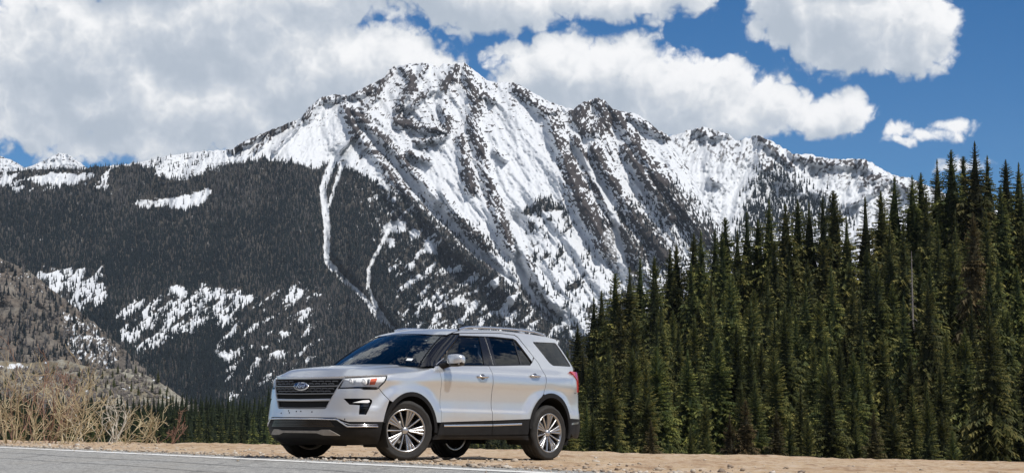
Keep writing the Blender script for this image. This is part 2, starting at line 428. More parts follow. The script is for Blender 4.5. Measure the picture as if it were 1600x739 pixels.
def build_gravel():
    rng = np.random.RandomState(5); n = 6200
    l = rng.uniform(-9, 34, n); s = -.25 - rng.exponential(1.6, n) + rng.normal(0, .12, n); s[:1400] = -.30 + rng.normal(0, .22, 1400)
    x = ROAD_A[0] + ROAD_T[0] * l + ROAD_N[0] * s; y = ROAD_A[1] + ROAD_T[1] * l + ROAD_N[1] * s
    ok = lip_dist(x, y) < .5; x, y, s = x[ok], y[ok], s[ok]; n = len(x)
    z = np.where(s > -.42, base_plane(x, y) + .006, ground_z(x, y))
    r = np.clip(rng.lognormal(-4.5, .6, n), .005, .045); r = np.where(s > -.2, r * .6, r)
    t = (1 + 5 ** .5) / 2
    ico = np.array([(-1, t, 0), (1, t, 0), (-1, -t, 0), (1, -t, 0), (0, -1, t), (0, 1, t), (0, -1, -t), (0, 1, -t), (t, 0, -1), (t, 0, 1), (-t, 0, -1), (-t, 0, 1)]) / 1.9
    fi = np.array([(0, 11, 5), (0, 5, 1), (0, 1, 7), (0, 7, 10), (0, 10, 11), (1, 5, 9), (5, 11, 4), (11, 10, 2), (10, 7, 6), (7, 1, 8), (3, 9, 4), (3, 4, 2), (3, 2, 6), (3, 6, 8), (3, 8, 9), (4, 9, 5), (2, 4, 11), (6, 2, 10), (8, 6, 7), (9, 8, 1)])
    a = rng.uniform(0, 6.28, n); jit = 1 + .28 * rng.normal(size=(n, 12, 1)); V = ico[None] * jit
    V = V * np.stack([rng.uniform(.8, 1.4, n), rng.uniform(.7, 1.1, n), rng.uniform(.45, .8, n)], 1)[:, None]
    c, s_ = np.cos(a)[:, None], np.sin(a)[:, None]
    V = np.stack([V[..., 0] * c - V[..., 1] * s_, V[..., 0] * s_ + V[..., 1] * c, V[..., 2]], -1) * r[:, None, None] + np.stack([x, y, z + r * .25], -1)[:, None]
    F = fi[None] + 12 * np.arange(n)[:, None, None]
    m, N, b, out = material('gravel_stone'); at = N.new('ShaderNodeAttribute', attribute_name='tint')
    N.link(N.ramp(at.outputs['Fac'], [(0, (.17, .13, .10)), (.3, (.36, .29, .22)), (.7, (.42, .36, .29)), (1, (.52, .48, .42))]), b.inputs['Base Color']); b.inputs['Roughness'].default_value = .9
    o = mesh_ob('gravel', V.reshape(-1, 3), F.reshape(-1, 3), m, smooth=False, kind='stuff', label='loose gravel along the shoulder of the road')
    at = o.data.attributes.new('tint', 'FLOAT', 'POINT'); at.data.foreach_set('value', np.repeat(rng.uniform(0, 1, n), 12).astype(np.float32))
build_ground(); build_road(); build_gravel()
# ------------------------------------------------------------------ mountains and hills
def terrain_mat(name, snow=(.64, .66, .685), rock_a=(.034, .030, .031), rock_b=(.082, .069, .063), floor_a=(.030, .030, .028), floor_b=(.075, .066, .056), veg_a=None, veg_b=None):
    m, N, b, out = material(name); tc = N.new('ShaderNodeTexCoord'); P = tc.outputs['Object']
    a_s = N.new('ShaderNodeAttribute', attribute_name='snow').outputs['Fac']; a_f = N.new('ShaderNodeAttribute', attribute_name='wood').outputs['Fac']; a_v = N.new('ShaderNodeAttribute', attribute_name='veg').outputs['Fac']
    n = N.noise(P, .045, 5, .65); nf = N.noise(P, .16, 4, .7)
    rock = N.mix(N.ramp(n, [(.32, 0.0), (.66, 1.0)]), rock_a, rock_b); rock = N.mix(N.ramp(nf, [(.40, .5), (.52, 0.0)]), rock, [c * .5 for c in rock_a])
    fl = N.mix(N.ramp(nf, [(.35, 0.0), (.65, 1.0)]), floor_a, floor_b)
    col = N.mix(a_f, rock, fl)
    if veg_a:
        vg = N.mix(N.ramp(n, [(.35, 0.0), (.65, 1.0)]), veg_a, veg_b); col = N.mix(a_v, col, vg)
    sn = N.math('ADD', a_s, N.math('MULTIPLY', N.math('SUBTRACT', nf, .5), .55))
    sm = N.new('ShaderNodeMapRange', interpolation_type='SMOOTHSTEP', inp={'Value': sn, 'From Min': .34, 'From Max': .66}).outputs[0]
    N.link(N.mix(sm, col, snow), b.inputs['Base Color']); b.inputs['Roughness'].default_value = .9; b.inputs['Specular IOR Level'].default_value = .15
    bp = N.new('ShaderNodeBump', inp={'Strength': .55, 'Distance': 6.0, 'Height': nf}); N.link(bp.outputs[0], b.inputs['Normal'])
    return m

class Slope:
    """A mountain side: photo columns px, rows py between its skyline and foot, at a real distance and slope."""
    def __init__(self, top, foot, d0, tan_a, px0, px1, step, relief, rough=2.0, rscale=9.0, seed=1, d_px=0.0):
        self.top, self.foot, self.d0, self.ta, self.relief = np.array(top, float), foot, d0, tan_a, relief
        self.px0, self.px1, self.step, self.rough, self.rscale, self.seed, self.dpx = px0, px1, step, rough, rscale, seed, d_px
    def top_y(self, px):
        return np.interp(px, self.top[:, 0], self.top[:, 1]) + self.rough * ridged(px / self.rscale, px * 0 + .5, 5, self.seed) - self.rough * .3
    def depth(self, px, py):
        k = (622 - py) / FPX; k0 = (622 - self.foot) / FPX
        return self.d0 * (self.ta - k0) / (self.ta - k) * (1 + self.dpx * (px - 800) / 800)
    def pos(self, px, py):
        return pix(px, py, self.depth(px, py) + self.relief(px, py))
    def build(self, name, masks, mat, label=None):
        cols = np.arange(self.px0, self.px1 + self.step, self.step); ty = self.top_y(cols); nr = int((self.foot - ty.min()) / self.step) + 2
        t = np.linspace(0, 1, nr)[None, :] ** .92
        PX = np.broadcast_to(cols[:, None], (len(cols), nr)); PY = ty[:, None] + (self.foot - ty[:, None]) * t
        V = self.pos(PX, PY); S_, W_, G_ = masks(PX, PY)
        nb = 4; back = [V[:, 0] + np.array([0, 160.0 * k, -110.0 * k]) for k in range(nb, 0, -1)]
        V = np.concatenate([np.stack(back, 1), V], 1)
        rep = lambda a: np.concatenate([np.repeat(a[:, :1], nb, 1), a], 1)
        o = mesh_ob(name, V.reshape(-1, 3), grid_faces(len(cols), nr + nb)[:, ::-1], mat, kind='structure', label=label)
        for nm, a in (('snow', rep(S_)), ('wood', rep(W_)), ('veg', rep(G_))):
            at = o.data.attributes.new(nm, 'FLOAT', 'POINT'); at.data.foreach_set('value', a.ravel().astype(np.float32))
        return o

def soft_poly(px, py, poly, w=6.0, jit=0.0, js=14.0, seed=0):
    if jit:
        px = px + jit * fbm(px / js, py / js, 4, seed); py = py + jit * fbm(px / js + 40, py / js, 4, seed + 3)
    d, _ = poly_dist(px, py, list(poly) + [poly[0]]); return sstep(-w, w, np.where(in_poly(px, py, poly), d, -d))
def lines_field(px, py, lines, jit=5.0, js=11.0, seed=0):
    x = px + jit * fbm(px / js, py / js, 4, seed); y = py + jit * fbm(px / js + 31, py / js, 4, seed + 2); f = np.zeros(np.shape(px))
    for pts, w0, w1 in lines:
        d, t = poly_dist(x, y, pts); f = np.maximum(f, np.exp(-(d / (w0 + (w1 - w0) * t)) ** 2))
    return f

RIBS = [([(478, 184), (500, 156), (540, 150), (575, 142)], 9, 6), ([(537, 166), (556, 205), (600, 258), (650, 320), (695, 372), (750, 420), (800, 465)], 7, 11), ([(552, 172), (585, 205), (622, 242), (662, 287), (705, 335)], 6, 8),
        ([(606, 106), (598, 122), (588, 150), (566, 172)], 7, 6), ([(632, 106), (646, 130), (634, 150), (620, 172)], 8, 5), ([(664, 106), (650, 126)], 6, 5), ([(676, 140), (640, 168)], 5, 5), ([(712, 108), (704, 124), (690, 140)], 8, 8),
        ([(728, 112), (738, 135), (746, 160), (738, 190), (748, 230), (764, 280), (780, 330), (800, 390)], 9, 10), ([(735, 150), (760, 150), (772, 158)], 5, 4), ([(720, 216), (728, 255), (736, 295)], 7, 9), ([(772, 235), (790, 250)], 3, 3),
        ([(806, 138), (826, 152), (846, 172), (868, 176)], 8, 7), ([(862, 190), (872, 225), (888, 265), (915, 320), (950, 385), (985, 430)], 10, 13), ([(914, 160), (902, 190), (918, 205)], 10, 10), ([(934, 156), (950, 185), (930, 205)], 11, 10),
        ([(950, 162), (985, 210), (1022, 268), (1064, 325), (1104, 372)], 8, 13), ([(898, 215), (928, 278), (962, 340), (1000, 400)], 6, 10), ([(985, 182), (1010, 196), (1040, 214)], 7, 6), ([(925, 230), (960, 290), (1000, 350), (1040, 400)], 5, 10),
        ([(620, 190), (650, 198), (692, 205)], 7, 6), ([(650, 222), (692, 214)], 5, 5), ([(640, 240), (672, 252)], 5, 5), ([(690, 165), (700, 190), (698, 210)], 5, 5), ([(555, 210), (530, 240)], 2, 2), ([(975, 230), (1010, 280), (1050, 340)], 5, 8),
        ([(360, 232), (385, 224), (420, 205), (455, 190)], 4, 5), ([(420, 214), (400, 236)], 3, 3), ([(470, 192), (450, 215), (430, 236)], 3, 4), ([(800, 360), (830, 420), (870, 480)], 6, 9), ([(690, 300), (720, 345), (760, 385)], 7, 8)]
COULOIRS = [([(522, 248), (504, 296), (511, 352), (510, 408), (538, 438), (566, 462), (598, 500), (616, 514)], 7, 3), ([(534, 258), (514, 322)], 3.5, 3), ([(613, 350), (598, 378), (577, 418), (575, 450), (590, 482), (612, 514)], 4, 3),
            ([(806, 345), (815, 390), (822, 448), (840, 474), (870, 500)], 8, 3), ([(958, 330), (966, 380), (976, 430)], 4, 9), ([(560, 455), (585, 490), (600, 512)], 3, 2), ([(900, 235), (945, 300), (965, 350)], 6, 6), ([(690, 330), (735, 385), (800, 440)], 5, 3)]
FOREST = [([(-80, 258), (130, 262), (215, 257), (271, 283), (322, 270), (382, 253), (409, 250), (460, 254), (494, 262), (519, 250), (542, 264), (579, 282), (604, 294), (638, 312), (688, 348), (728, 392), (772, 425), (818, 468), (868, 512), (912, 570), (912, 660), (-80, 660)], 1.0),
          ([(818, 332), (846, 306), (872, 318), (892, 345), (930, 400), (952, 440), (960, 520), (905, 560), (850, 480), (838, 420)], .8), ([(935, 340), (1010, 300), (1060, 280), (1118, 348), (1180, 420), (1150, 560), (1000, 560), (950, 420)], .36), ([(640, 305), (690, 330), (740, 350), (790, 400), (815, 450), (770, 420), (690, 352)], .35),
          ([(215, 254), (300, 238), (330, 246), (300, 268), (240, 276)], .16), ([(800, 440), (900, 420), (1000, 440), (1000, 600), (860, 600)], .6)]
PATCHES = [[(208, 320), (214, 314), (250, 312), (300, 303), (326, 294), (330, 300), (318, 318), (290, 330), (255, 321), (225, 326)], [(600, 352), (618, 344), (636, 348), (632, 362), (604, 366)], [(638, 362), (652, 358), (658, 370), (644, 376)], [(664, 376), (678, 374), (684, 398), (662, 394)],
           [(845, 332), (880, 328), (878, 340), (850, 342)], [(862, 370), (880, 368), (906, 376), (902, 390), (866, 384)], [(858, 390), (872, 388), (876, 400), (860, 402)], [(40, 280), (80, 270), (135, 274), (118, 288), (60, 288)], [(600, 372), (618, 372), (612, 390)], [(335, 552), (352, 548), (370, 562), (352, 566)]]
SPECKLE = [([(60, 420), (160, 415), (175, 470), (110, 500), (60, 470)], .50), ([(180, 470), (300, 440), (400, 455), (380, 500), (300, 520), (220, 560), (190, 540)], .46), ([(330, 480), (480, 430), (520, 470), (500, 560), (360, 640), (330, 560)], .36), ([(600, 400), (760, 420), (880, 500), (880, 560), (640, 560)], .40), ([(820, 330), (960, 360), (1000, 440), (900, 540), (840, 460)], .55), ([(-60, 270), (200, 262), (160, 300), (-60, 300)], .42), ([(560, 290), (700, 330), (720, 420), (600, 400)], .30)]

ROCKY = [([(585, 112), (660, 98), (722, 98), (765, 140), (730, 170), (705, 215), (610, 205), (560, 172)], .05), ([(708, 205), (755, 215), (805, 380), (765, 400), (722, 300)], .04), ([(858, 180), (900, 215), (1005, 400), (965, 430), (880, 285)], .04), ([(888, 165), (935, 150), (985, 178), (962, 215), (900, 215)], .08), ([(560, 180), (600, 200), (700, 300), (760, 390), (700, 370), (610, 270)], .03),
         ([(430, 215), (530, 178), (556, 235), (505, 256), (400, 250)], -.22), ([(772, 185), (858, 190), (872, 262), (835, 318), (800, 330), (762, 262)], -.16), ([(640, 262), (708, 225), (720, 300), (760, 345), (700, 330)], -.14), ([(655, 110), (690, 150), (690, 180), (664, 160)], -.10)]
def shear(px, py): return px - .62 * (py - 98) * sstep(520, 600, px) + .25 * (py - 98) * (1 - sstep(420, 520, px))
def wood_density(px, py):
    f = np.zeros(np.shape(px))
    for poly, dns in FOREST: f = np.maximum(f, dns * soft_poly(px, py, poly, 5, 12, 18, 5))
    return f
def open_snow(px, py):
    s = lines_field(px, py, COULOIRS, 3, 9, 8)
    for k, p in enumerate(PATCHES): s = np.maximum(s, soft_poly(px, py, p, 2.0, 6, 7, 20 + k))
    return s
def speckle(px, py):
    z = np.zeros(np.shape(px))
    for poly, v in SPECKLE: z = np.maximum(z, (v + .06) * soft_poly(px, py, poly, 10, 16, 20, 9))
    n = fbm((.8 * px - .6 * py) / 36, (.6 * px + .8 * py) / 13, 5, 71, .55)
    n2 = fbm(px / 4.5, py / 6, 3, 73, .6)
    return sstep(.0, .12, z - .42 + .55 * n + .16 * n2)
def rock_field(px, py):
    x = px + 9 * fbm(px / 13, py / 13, 3, 3); y = py + 9 * fbm(px / 13 + 31, py / 13, 3, 5)
    r = np.zeros(np.shape(px))
    for pts, w0, w1 in RIBS:
        d, t = poly_dist(x, y, pts); w = (w0 + (w1 - w0) * t) * 1.75; r = np.maximum(r, np.clip(1 - (d / w), 0, 1) ** .6)
    q = shear(px, py)
    run = fbm(q / 5.5, py / 26, 5, 33, .62); blk = fbm(px / 4.2, py / 4.2, 4, 44, .6); big = fbm(q / 40, py / 70, 3, 39)
    strata = fbm(px / 15 + .2 * py / 6, py / 2.6, 4, 47, .6)
    band = sstep(420, 180, py)
    rocky = soft_poly(px, py, [(872, 250), (930, 215), (1000, 215), (1060, 260), (1120, 345), (1190, 420), (1120, 540), (900, 540), (860, 440), (900, 360)], 22, 18, 25, 51)
    fine = fbm(q / 2.6, py / 7, 3, 55, .6)
    K = np.zeros(np.shape(px))
    for poly, v in ROCKY: K = K + v * soft_poly(px, py, poly, 9, 12, 16, 57)
    bare = .02 + K + r * .42 + .50 * run + .52 * blk + .24 * big + .44 * fine + .13 * rocky
    specks = .85 * sstep(.10, .32, strata + .30 * fine + .5 * K) * band + .62 * sstep(.14, .40, run + .45 * blk + .08 * rocky + .7 * K)
    return np.clip(np.maximum(sstep(.26, .44, bare), specks), 0, 1.1)
def main_relief(px, py):
    q = shear(px, py)
    r = lines_field(px, py, RIBS, 4, 14, 3)
    c = lines_field(px, py, [(p, a * 2.2, b * 2.2) for p, a, b in COULOIRS], 3, 12, 8)
    up = sstep(-10, 60, py - np.interp(px, MAIN_TOP[:, 0], MAIN_TOP[:, 1]))
    g = -70 * r + 60 * c - 75 * ridged(q / 95, py / 260, 3, 13) * up - 18 * ridged(q / 22, py / 80, 4, 17) - 10 * ridged(q / 8, py / 20, 3, 18) - 8 * fbm(px / 5, py / 5, 4, 19) - 120 * ridged(px / 170 + py / 300, py / 400, 3, 23) * sstep(620, 450, px)
    g = g - 500 * sstep(0, 1, (py - 300) / 300) * sstep(620, 100, px)             # the wooded shoulder stands forward
    return g
def main_masks(px, py):
    w = wood_density(px, py); o = open_snow(px, py); r = rock_field(px, py)
    snow = 1.05 - r
    inw = np.clip(w * 1.2, 0, 1); low = sstep(300, 470, py)
    snow = snow * (1 - inw) + inw * np.maximum(speckle(px, py) * .95, .20 + .62 * fbm(px / 6, py / 8, 4, 75, .6) + .15 * sstep(500, 620, px) - .12 * low)
    snow = np.maximum(snow, o)
    return snow, inw, 0 * snow

MAIN_TOP = np.array([(-80, 262), (0, 268), (60, 264), (130, 263), (212, 254), (260, 243), (300, 237), (330, 235), (362, 233), (385, 218), (410, 208), (440, 196), (470, 184), (484, 166), (500, 152), (520, 147), (545, 149), (562, 140), (590, 126), (602, 120), (606, 110), (616, 104), (640, 99), (662, 97), (676, 101), (684, 106), (694, 99), (706, 101), (718, 97), (726, 98), (742, 110), (760, 124), (776, 129), (790, 127), (806, 130), (826, 140), (850, 154), (868, 162), (884, 168), (896, 170), (906, 162), (920, 157), (932, 152), (944, 157), (958, 170), (975, 174), (995, 178), (1014, 190), (1030, 204), (1046, 212), (1058, 232), (1078, 268), (1098, 305), (1118, 345), (1150, 385), (1200, 430), (1260, 480)], float)
FAR_TOP = [(960, 240), (1030, 216), (1050, 211), (1075, 204), (1100, 197), (1118, 203), (1138, 208), (1150, 219), (1168, 216), (1184, 211), (1205, 219), (1222, 230), (1240, 240), (1262, 240), (1280, 244), (1300, 247), (1318, 248), (1345, 247), (1362, 253), (1380, 265), (1400, 275), (1420, 276), (1450, 290), (1520, 318), (1700, 360)]

def build_mountains():
    mat = terrain_mat('alpine_rock_and_snow')
    main = Slope(MAIN_TOP, 660, 3500, .60, -60, 1260, 1.55, main_relief, rough=3.0, rscale=11, seed=2)
    main.build('mountain', main_masks, mat, 'snowy mountain with dark rock ribs and forested lower slopes')
    # the same wooded flank goes on to the left of the frame
    ext = Slope([(-900, 215), (-500, 240), (-250, 252), (-60, 262)], 660, 3500, .60, -860, -57, 5.0, main_relief, rough=3.0, rscale=11, seed=2)
    ext.build('mountain', lambda px, py: (.25 + .55 * fbm(px / 20, py / 16, 4, 75), np.ones_like(px), 0 * px), mat, 'wooded flank continuing beyond the left of the main mountain')
    # snow bowl and ridge to the right, farther away
    FR = [([(1090, 203), (1110, 215), (1135, 210)], 6, 5), ([(1185, 214), (1215, 240), (1240, 262)], 6, 4), ([(1240, 243), (1290, 256), (1330, 258)], 6, 6), ([(1345, 252), (1370, 275), (1350, 285)], 8, 8), ([(1200, 262), (1230, 280), (1260, 300), (1290, 305)], 14, 10), ([(1110, 280), (1125, 286)], 5, 4), ([(1390, 280), (1365, 300), (1330, 320)], 4, 4), ([(1400, 285), (1430, 300)], 6, 6)]
    wood2 = [(1172, 296), (1195, 268), (1222, 262), (1250, 285), (1290, 310), (1330, 350), (1150, 380)]
    def far_rel(px, py): return -14 * ridged(px / 7, py / 9, 3, 59) - 60 * lines_field(px, py, FR, 4, 14, 3) - 90 * ridged(px / 60 + py / 150, py / 140, 4, 53) - 22 * ridged(px / 16 + py / 60, py / 40, 4, 57)
    def far_masks(px, py):
        r = lines_field(px, py, [(p, a * .7, b * .7) for p, a, b in FR], 9, 8, 5) * (.45 + 1.1 * fbm(px / 5, py / 4, 4, 61, .6)) + .62 * sstep(.16, .5, ridged(px / 13 + py / 40, py / 24, 5, 63) * .6 + fbm(px / 5, py / 5, 3, 65) * .5)
        top = np.interp(px, [p[0] for p in FAR_TOP], [p[1] for p in FAR_TOP]); r = r * (1 - .4 * sstep(25, 70, py - top))
        w = soft_poly(px, py, wood2, 12, 22, 14, 6) * .8; sp = sstep(.35, .55, ridged(px / 5 + py / 14, py / 12, 4, 67) * .5 + .30)
        return (1.02 - r) * (1 - w) + w * sp, w, 0 * r
    far = Slope(FAR_TOP, 600, 4300, .62, 960, 1900, 1.9, far_rel, rough=4.0, rscale=13, seed=6)
    far.build('mountain', far_masks, mat, 'lower snowy ridge with a white bowl right of the main peak')
    # the little white summits over the left-hand woods
    tiny = Slope([(-60, 240), (0, 244), (14, 248), (40, 262), (62, 254), (80, 245), (92, 239), (104, 240), (118, 249), (130, 258), (150, 272)], 290, 9000, .62, -60, 160, 1.5, lambda px, py: -60 * ridged(px / 12, py / 14, 4, 3), rough=2.0, seed=9)
    tiny.build('mountain', lambda px, py: (.92 - .8 * sstep(.25, .55, fbm(px / 5, py / 5, 4, 12) + .2), 0 * px, 0 * px), mat, 'small distant snowy summit above the wooded skyline')
    # brown scree and scrub hillside on the left
    hm = terrain_mat('scrub_hillside', rock_a=(.10, .085, .072), rock_b=(.22, .18, .145), veg_a=(.11, .098, .085), veg_b=(.20, .178, .15))
    HT = [(-80, 385), (0, 402), (40, 418), (75, 446), (110, 474), (150, 505), (190, 540), (225, 575), (250, 596), (300, 628), (360, 660)]
    def h_rel(px, py): return -40 * ridged(px / 110, py / 90, 3, 83) - 6 * fbm(px / 9, py / 9, 4, 85)
    def h_masks(px, py):
        sp = sstep(.50, .60, ridged(px / 8 + py / 12, py / 16, 4, 87) * .5 + .30 * soft_poly(px, py, [(-80, 385), (60, 400), (110, 470), (60, 470), (-80, 440)], 14) * .55 + .30 * soft_poly(px, py, [(90, 480), (150, 505), (190, 545), (180, 580), (110, 560)], 14) - .02)
        v = sstep(-.2, .3, fbm(px / 25, py / 18, 4, 89)); return sp, .25 * np.ones_like(px), v
    hill = Slope(HT, 700, 2000, .50, -300, 360, 1.8, h_rel, rough=5.0, rscale=9, seed=11); hill.build('hillside', h_masks, hm, 'brown scrubby hillside with snow remnants')
    # pale grassy rock knoll behind the willows
    km = terrain_mat('pale_knoll', rock_a=(.17, .155, .13), rock_b=(.34, .325, .27), veg_a=(.13, .11, .08), veg_b=(.24, .205, .145))
    KT = [(-80, 556), (0, 562), (40, 566), (100, 561), (130, 570), (165, 575), (205, 576), (235, 588), (262, 604), (284, 620), (298, 636), (312, 660), (330, 690)]
    def k_rel(px, py): return -14 * fbm(px / 60, py / 30, 3, 93) - 2.6 * fbm(px / 8, py / 5, 4, 95)
    def k_masks(px, py):
        sn = sstep(.55, .66, fbm(px / 18, py / 7, 4, 97) + .40 * np.exp(-(((px - 20) / 30) ** 2 + ((py - 572) / 7) ** 2)) + .42 * np.exp(-(((px - 200) / 14) ** 2 + ((py - 602) / 6) ** 2)) + .2)
        crest = np.exp(-((py - np.interp(px, [a for a, _ in KT], [b for _, b in KT]) - 6) / 9) ** 2) * sstep(150, 200, px)
        return sn, 0 * px, sstep(-.25, .10, fbm(px / 16, py / 7, 4, 99, .6)) * (1 - .9 * crest)
    knoll = Slope(KT, 735, 1250, .42, -300, 330, 1.8, k_rel, rough=3.0, rscale=12, seed=15); knoll.build('hill', k_masks, km, 'pale grassy rock knoll behind the bare bushes')
    return main, far, hill, knoll, wood2, ext
SL_MAIN, SL_FAR, SL_HILL, SL_KNOLL, WOOD2, SL_EXT = build_mountains()

# ---- far conifers: real little trees, too many to count
def cone_trees(name, P, H, W, tint, mat, label, rng, sides=5):
    n = len(P); a0 = rng.uniform(0, 6.28, n); th = np.linspace(0, 2 * np.pi, sides, endpoint=False)
    V = np.zeros((n, 2 * (sides + 1), 3)); k = 0
    for zb, zt, rr in ((.04, .66, 1.0), (.40, 1.0, .62)):
        for j in range(sides):
            r = W * rr * rng.uniform(.75, 1.2, n); V[:, k] = np.stack([np.cos(a0 + th[j]) * r, np.sin(a0 + th[j]) * r, zb * H + rng.uniform(-.04, .04, n) * H], -1); k += 1
        V[:, k] = np.stack([0 * H, 0 * H, zt * H], -1); k += 1
    lean = rng.normal(0, .02, (n, 2)); V[..., 0] += lean[:, :1] * V[..., 2]; V[..., 1] += lean[:, 1:] * V[..., 2]
    V += P[:, None]
    f = np.array([(b * (sides + 1) + j, b * (sides + 1) + (j + 1) % sides, b * (sides + 1) + sides) for b in range(2) for j in range(sides)])
    F = f[None] + 2 * (sides + 1) * np.arange(n)[:, None, None]
    o = mesh_ob(name, V.reshape(-1, 3), F.reshape(-1, 3), mat, smooth=False, kind='stuff', label=label)
    at = o.data.attributes.new('tint', 'FLOAT', 'POINT'); at.data.foreach_set('value', np.repeat(tint, 2 * (sides + 1)).astype(np.float32))
    return o
def far_tree_mat():
    m, N, b, out = material('far_conifer'); at = N.new('ShaderNodeAttribute', attribute_name='tint')
    N.link(N.ramp(at.outputs['Fac'], [(0, (.005, .009, .012)), (.35, (.009, .014, .016)), (.62, (.017, .023, .022)), (.72, (.036, .036, .038)), (1.0, (.090, .085, .083))]), b.inputs['Base Color']); b.inputs['Roughness'].default_value = .95; b.inputs['Specular IOR Level'].default_value = .1
    return m
FAR_TREE = far_tree_mat()
SCRUB = simple_mat('bare_scrub', (.105, .092, .082), .95, var=.45, vscale=.15)
def scatter(slope, n, poly_box, dens, rng, hmin, hmax, tint_fun):
    px = rng.uniform(poly_box[0], poly_box[1], n); py = rng.uniform(poly_box[2], poly_box[3], n)
    ok = (rng.uniform(0, 1, n) < dens(px, py)) & (py > slope.top_y(px) + 1) & (py < slope.foot - 2); px, py = px[ok], py[ok]
    P = slope.pos(px, py); H = rng.uniform(hmin, hmax, len(px)); return px, py, P, H, tint_fun(px, py, rng)
def build_far_forest():
    rng = np.random.RandomState(3)
    def dens(px, py):
        return np.clip(wood_density(px, py) * (1.0 - .97 * sstep(.25, .55, open_snow(px, py))) * (1 - .90 * speckle(px, py)) * (.66 - .16 * sstep(520, 640, px) + .55 * fbm(px / 12, py / 10, 3, 77) + .45 * fbm(px / 75 + py / 150, py / 90, 3, 78)), 0, 1)
    def tint(px, py, r):
        grey = .03 + .34 * soft_poly(px, py, [(-80, 255), (200, 258), (420, 255), (540, 280), (400, 330), (100, 330), (-80, 300)], 20) + .34 * soft_poly(px, py, [(380, 440), (560, 460), (640, 530), (480, 620), (380, 600)], 25) + .25 * soft_poly(px, py, [(640, 400), (760, 400), (880, 500), (860, 560), (700, 520)], 20)
        lo = fbm(px / 80 + py / 120, py / 60, 4, 79)  # broad drift of tone: slope relief shading put into the tree tint
        g = r.uniform(0, 1, len(px)) < grey + .45 * lo
        return np.where(g, r.uniform(.66, 1.0, len(px)), np.clip(r.uniform(0, .5, len(px)) + .25 * lo, 0, .6))
    px, py, P, H, T = scatter(SL_MAIN, 152000, (-60, 1150, 236, 650), dens, rng, 6.5, 13.5, tint)
    cone_trees('far_forest', P, H, H * .16, T, FAR_TREE, 'dark conifer forest over the lower mountain slopes', rng)
    px, py, P, H, T = scatter(SL_FAR, 5000, (1140, 1340, 255, 385), lambda a, b: .5 * soft_poly(a, b, WOOD2, 14, 22, 14, 6), rng, 12, 22, lambda a, b, r: r.uniform(0, .5, len(a)))
    cone_trees('far_forest', P, H, H * .16, T, FAR_TREE, 'patch of conifers below the snow bowl of the farther ridge', rng)
    px, py, P, H, T = scatter(SL_HILL, 11500, (-300, 340, 385, 690), lambda a, b: np.clip(.45 + .9 * fbm(a / 22, b / 16, 3, 91), .08, .95), rng, 5, 12, lambda a, b, r: np.where(r.uniform(0, 1, len(a)) < .55, r.uniform(.64, .98, len(a)), r.uniform(0, .55, len(a))))
    cone_trees('far_forest', P, H, H * .17, T, FAR_TREE, 'thin grey and green trees on the brown hillside', rng)
    px, py, P, H, T = scatter(SL_EXT, 13000, (-850, -60, 236, 655), lambda a, b: np.clip(.7 + .6 * fbm(a / 30, b / 20, 3, 77), 0, 1), rng, 8, 16, lambda a, b, r: r.uniform(0, .6, len(a)))
    cone_trees('far_forest', P, H, H * .2, T, FAR_TREE, 'conifers on the flank left of the main mountain', rng)
    # leafless scrub: low brown domes on the hillside and the knoll
    for sl, n, box, lab in ((SL_HILL, 8500, (-300, 330, 430, 690), 'bare brown scrub on the left-hand hillside'), (SL_KNOLL, 6000, (-300, 250, 575, 690), 'bare brown scrub over the pale knoll')):
        px, py, P, H, T = scatter(sl, n, box, lambda a, b: np.clip(.45 + 1.0 * fbm(a / 26, b / 12, 4, 92), 0, 1), rng, 1.5, 3.6, lambda a, b, r: r.uniform(.60, 1.0, len(a)))
        cone_trees('scrub', P, H, H * .55, T, SCRUB, lab, rng)
    # wooded slope behind the camera, seen only as a reflection in the car's windows
    n = 3600; x = rng.uniform(-420, 420, n); y = rng.uniform(-330, -75, n); H = rng.uniform(12, 22, n)
    cone_trees('far_forest', np.stack([x, y, ground_z(x, y)], -1), H, H * .17, rng.uniform(0, .6, n), FAR_TREE, 'conifer wood on the slope behind the viewer', rng)
build_far_forest()
# ------------------------------------------------------------------ spruces
def needle_mat(name, lo, mid, hi):
    m, N, b, out = material(name); at = N.new('ShaderNodeAttribute', attribute_name='tint'); oi = N.new('ShaderNodeObjectInfo')
    c = N.ramp(at.outputs['Fac'], [(0, lo), (.5, mid), (1, hi)])  # sunlit tips and shaded inner needles painted in as tint colours
    hv = N.new('ShaderNodeHueSaturation', inp={'Color': c}); N.link(N.math('ADD', .470, N.math('MULTIPLY', oi.outputs['Random'], .040)), hv.inputs['Hue']); N.link(N.math('ADD', .55, N.math('MULTIPLY', N.math('FRACT', N.math('MULTIPLY', oi.outputs['Random'], 7.3)), .95)), hv.inputs['Value'])
    N.link(hv.outputs[0], b.inputs['Base Color']); b.inputs['Roughness'].default_value = .7; b.inputs['Specular IOR Level'].default_value = .25
    tr = N.new('ShaderNodeBsdfTranslucent'); N.link(hv.outputs[0], tr.inputs[0]); mx = N.new('ShaderNodeMixShader'); mx.inputs[0].default_value = .30
    N.link(b.outputs[0], mx.inputs[1]); N.link(tr.outputs[0], mx.inputs[2]); N.link(mx.outputs[0], out.inputs[0]); return m
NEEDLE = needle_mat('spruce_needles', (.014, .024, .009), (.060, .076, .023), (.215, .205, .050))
RUSTY = needle_mat('rusty_needles', (.025, .026, .012), (.065, .056, .021), (.115, .09, .034))
BARK = simple_mat('spruce_bark', (.085, .065, .052), .95, var=.4, vscale=3)
DEADWOOD = simple_mat('dead_wood', (.20, .18, .165), .9, var=.3, vscale=4)

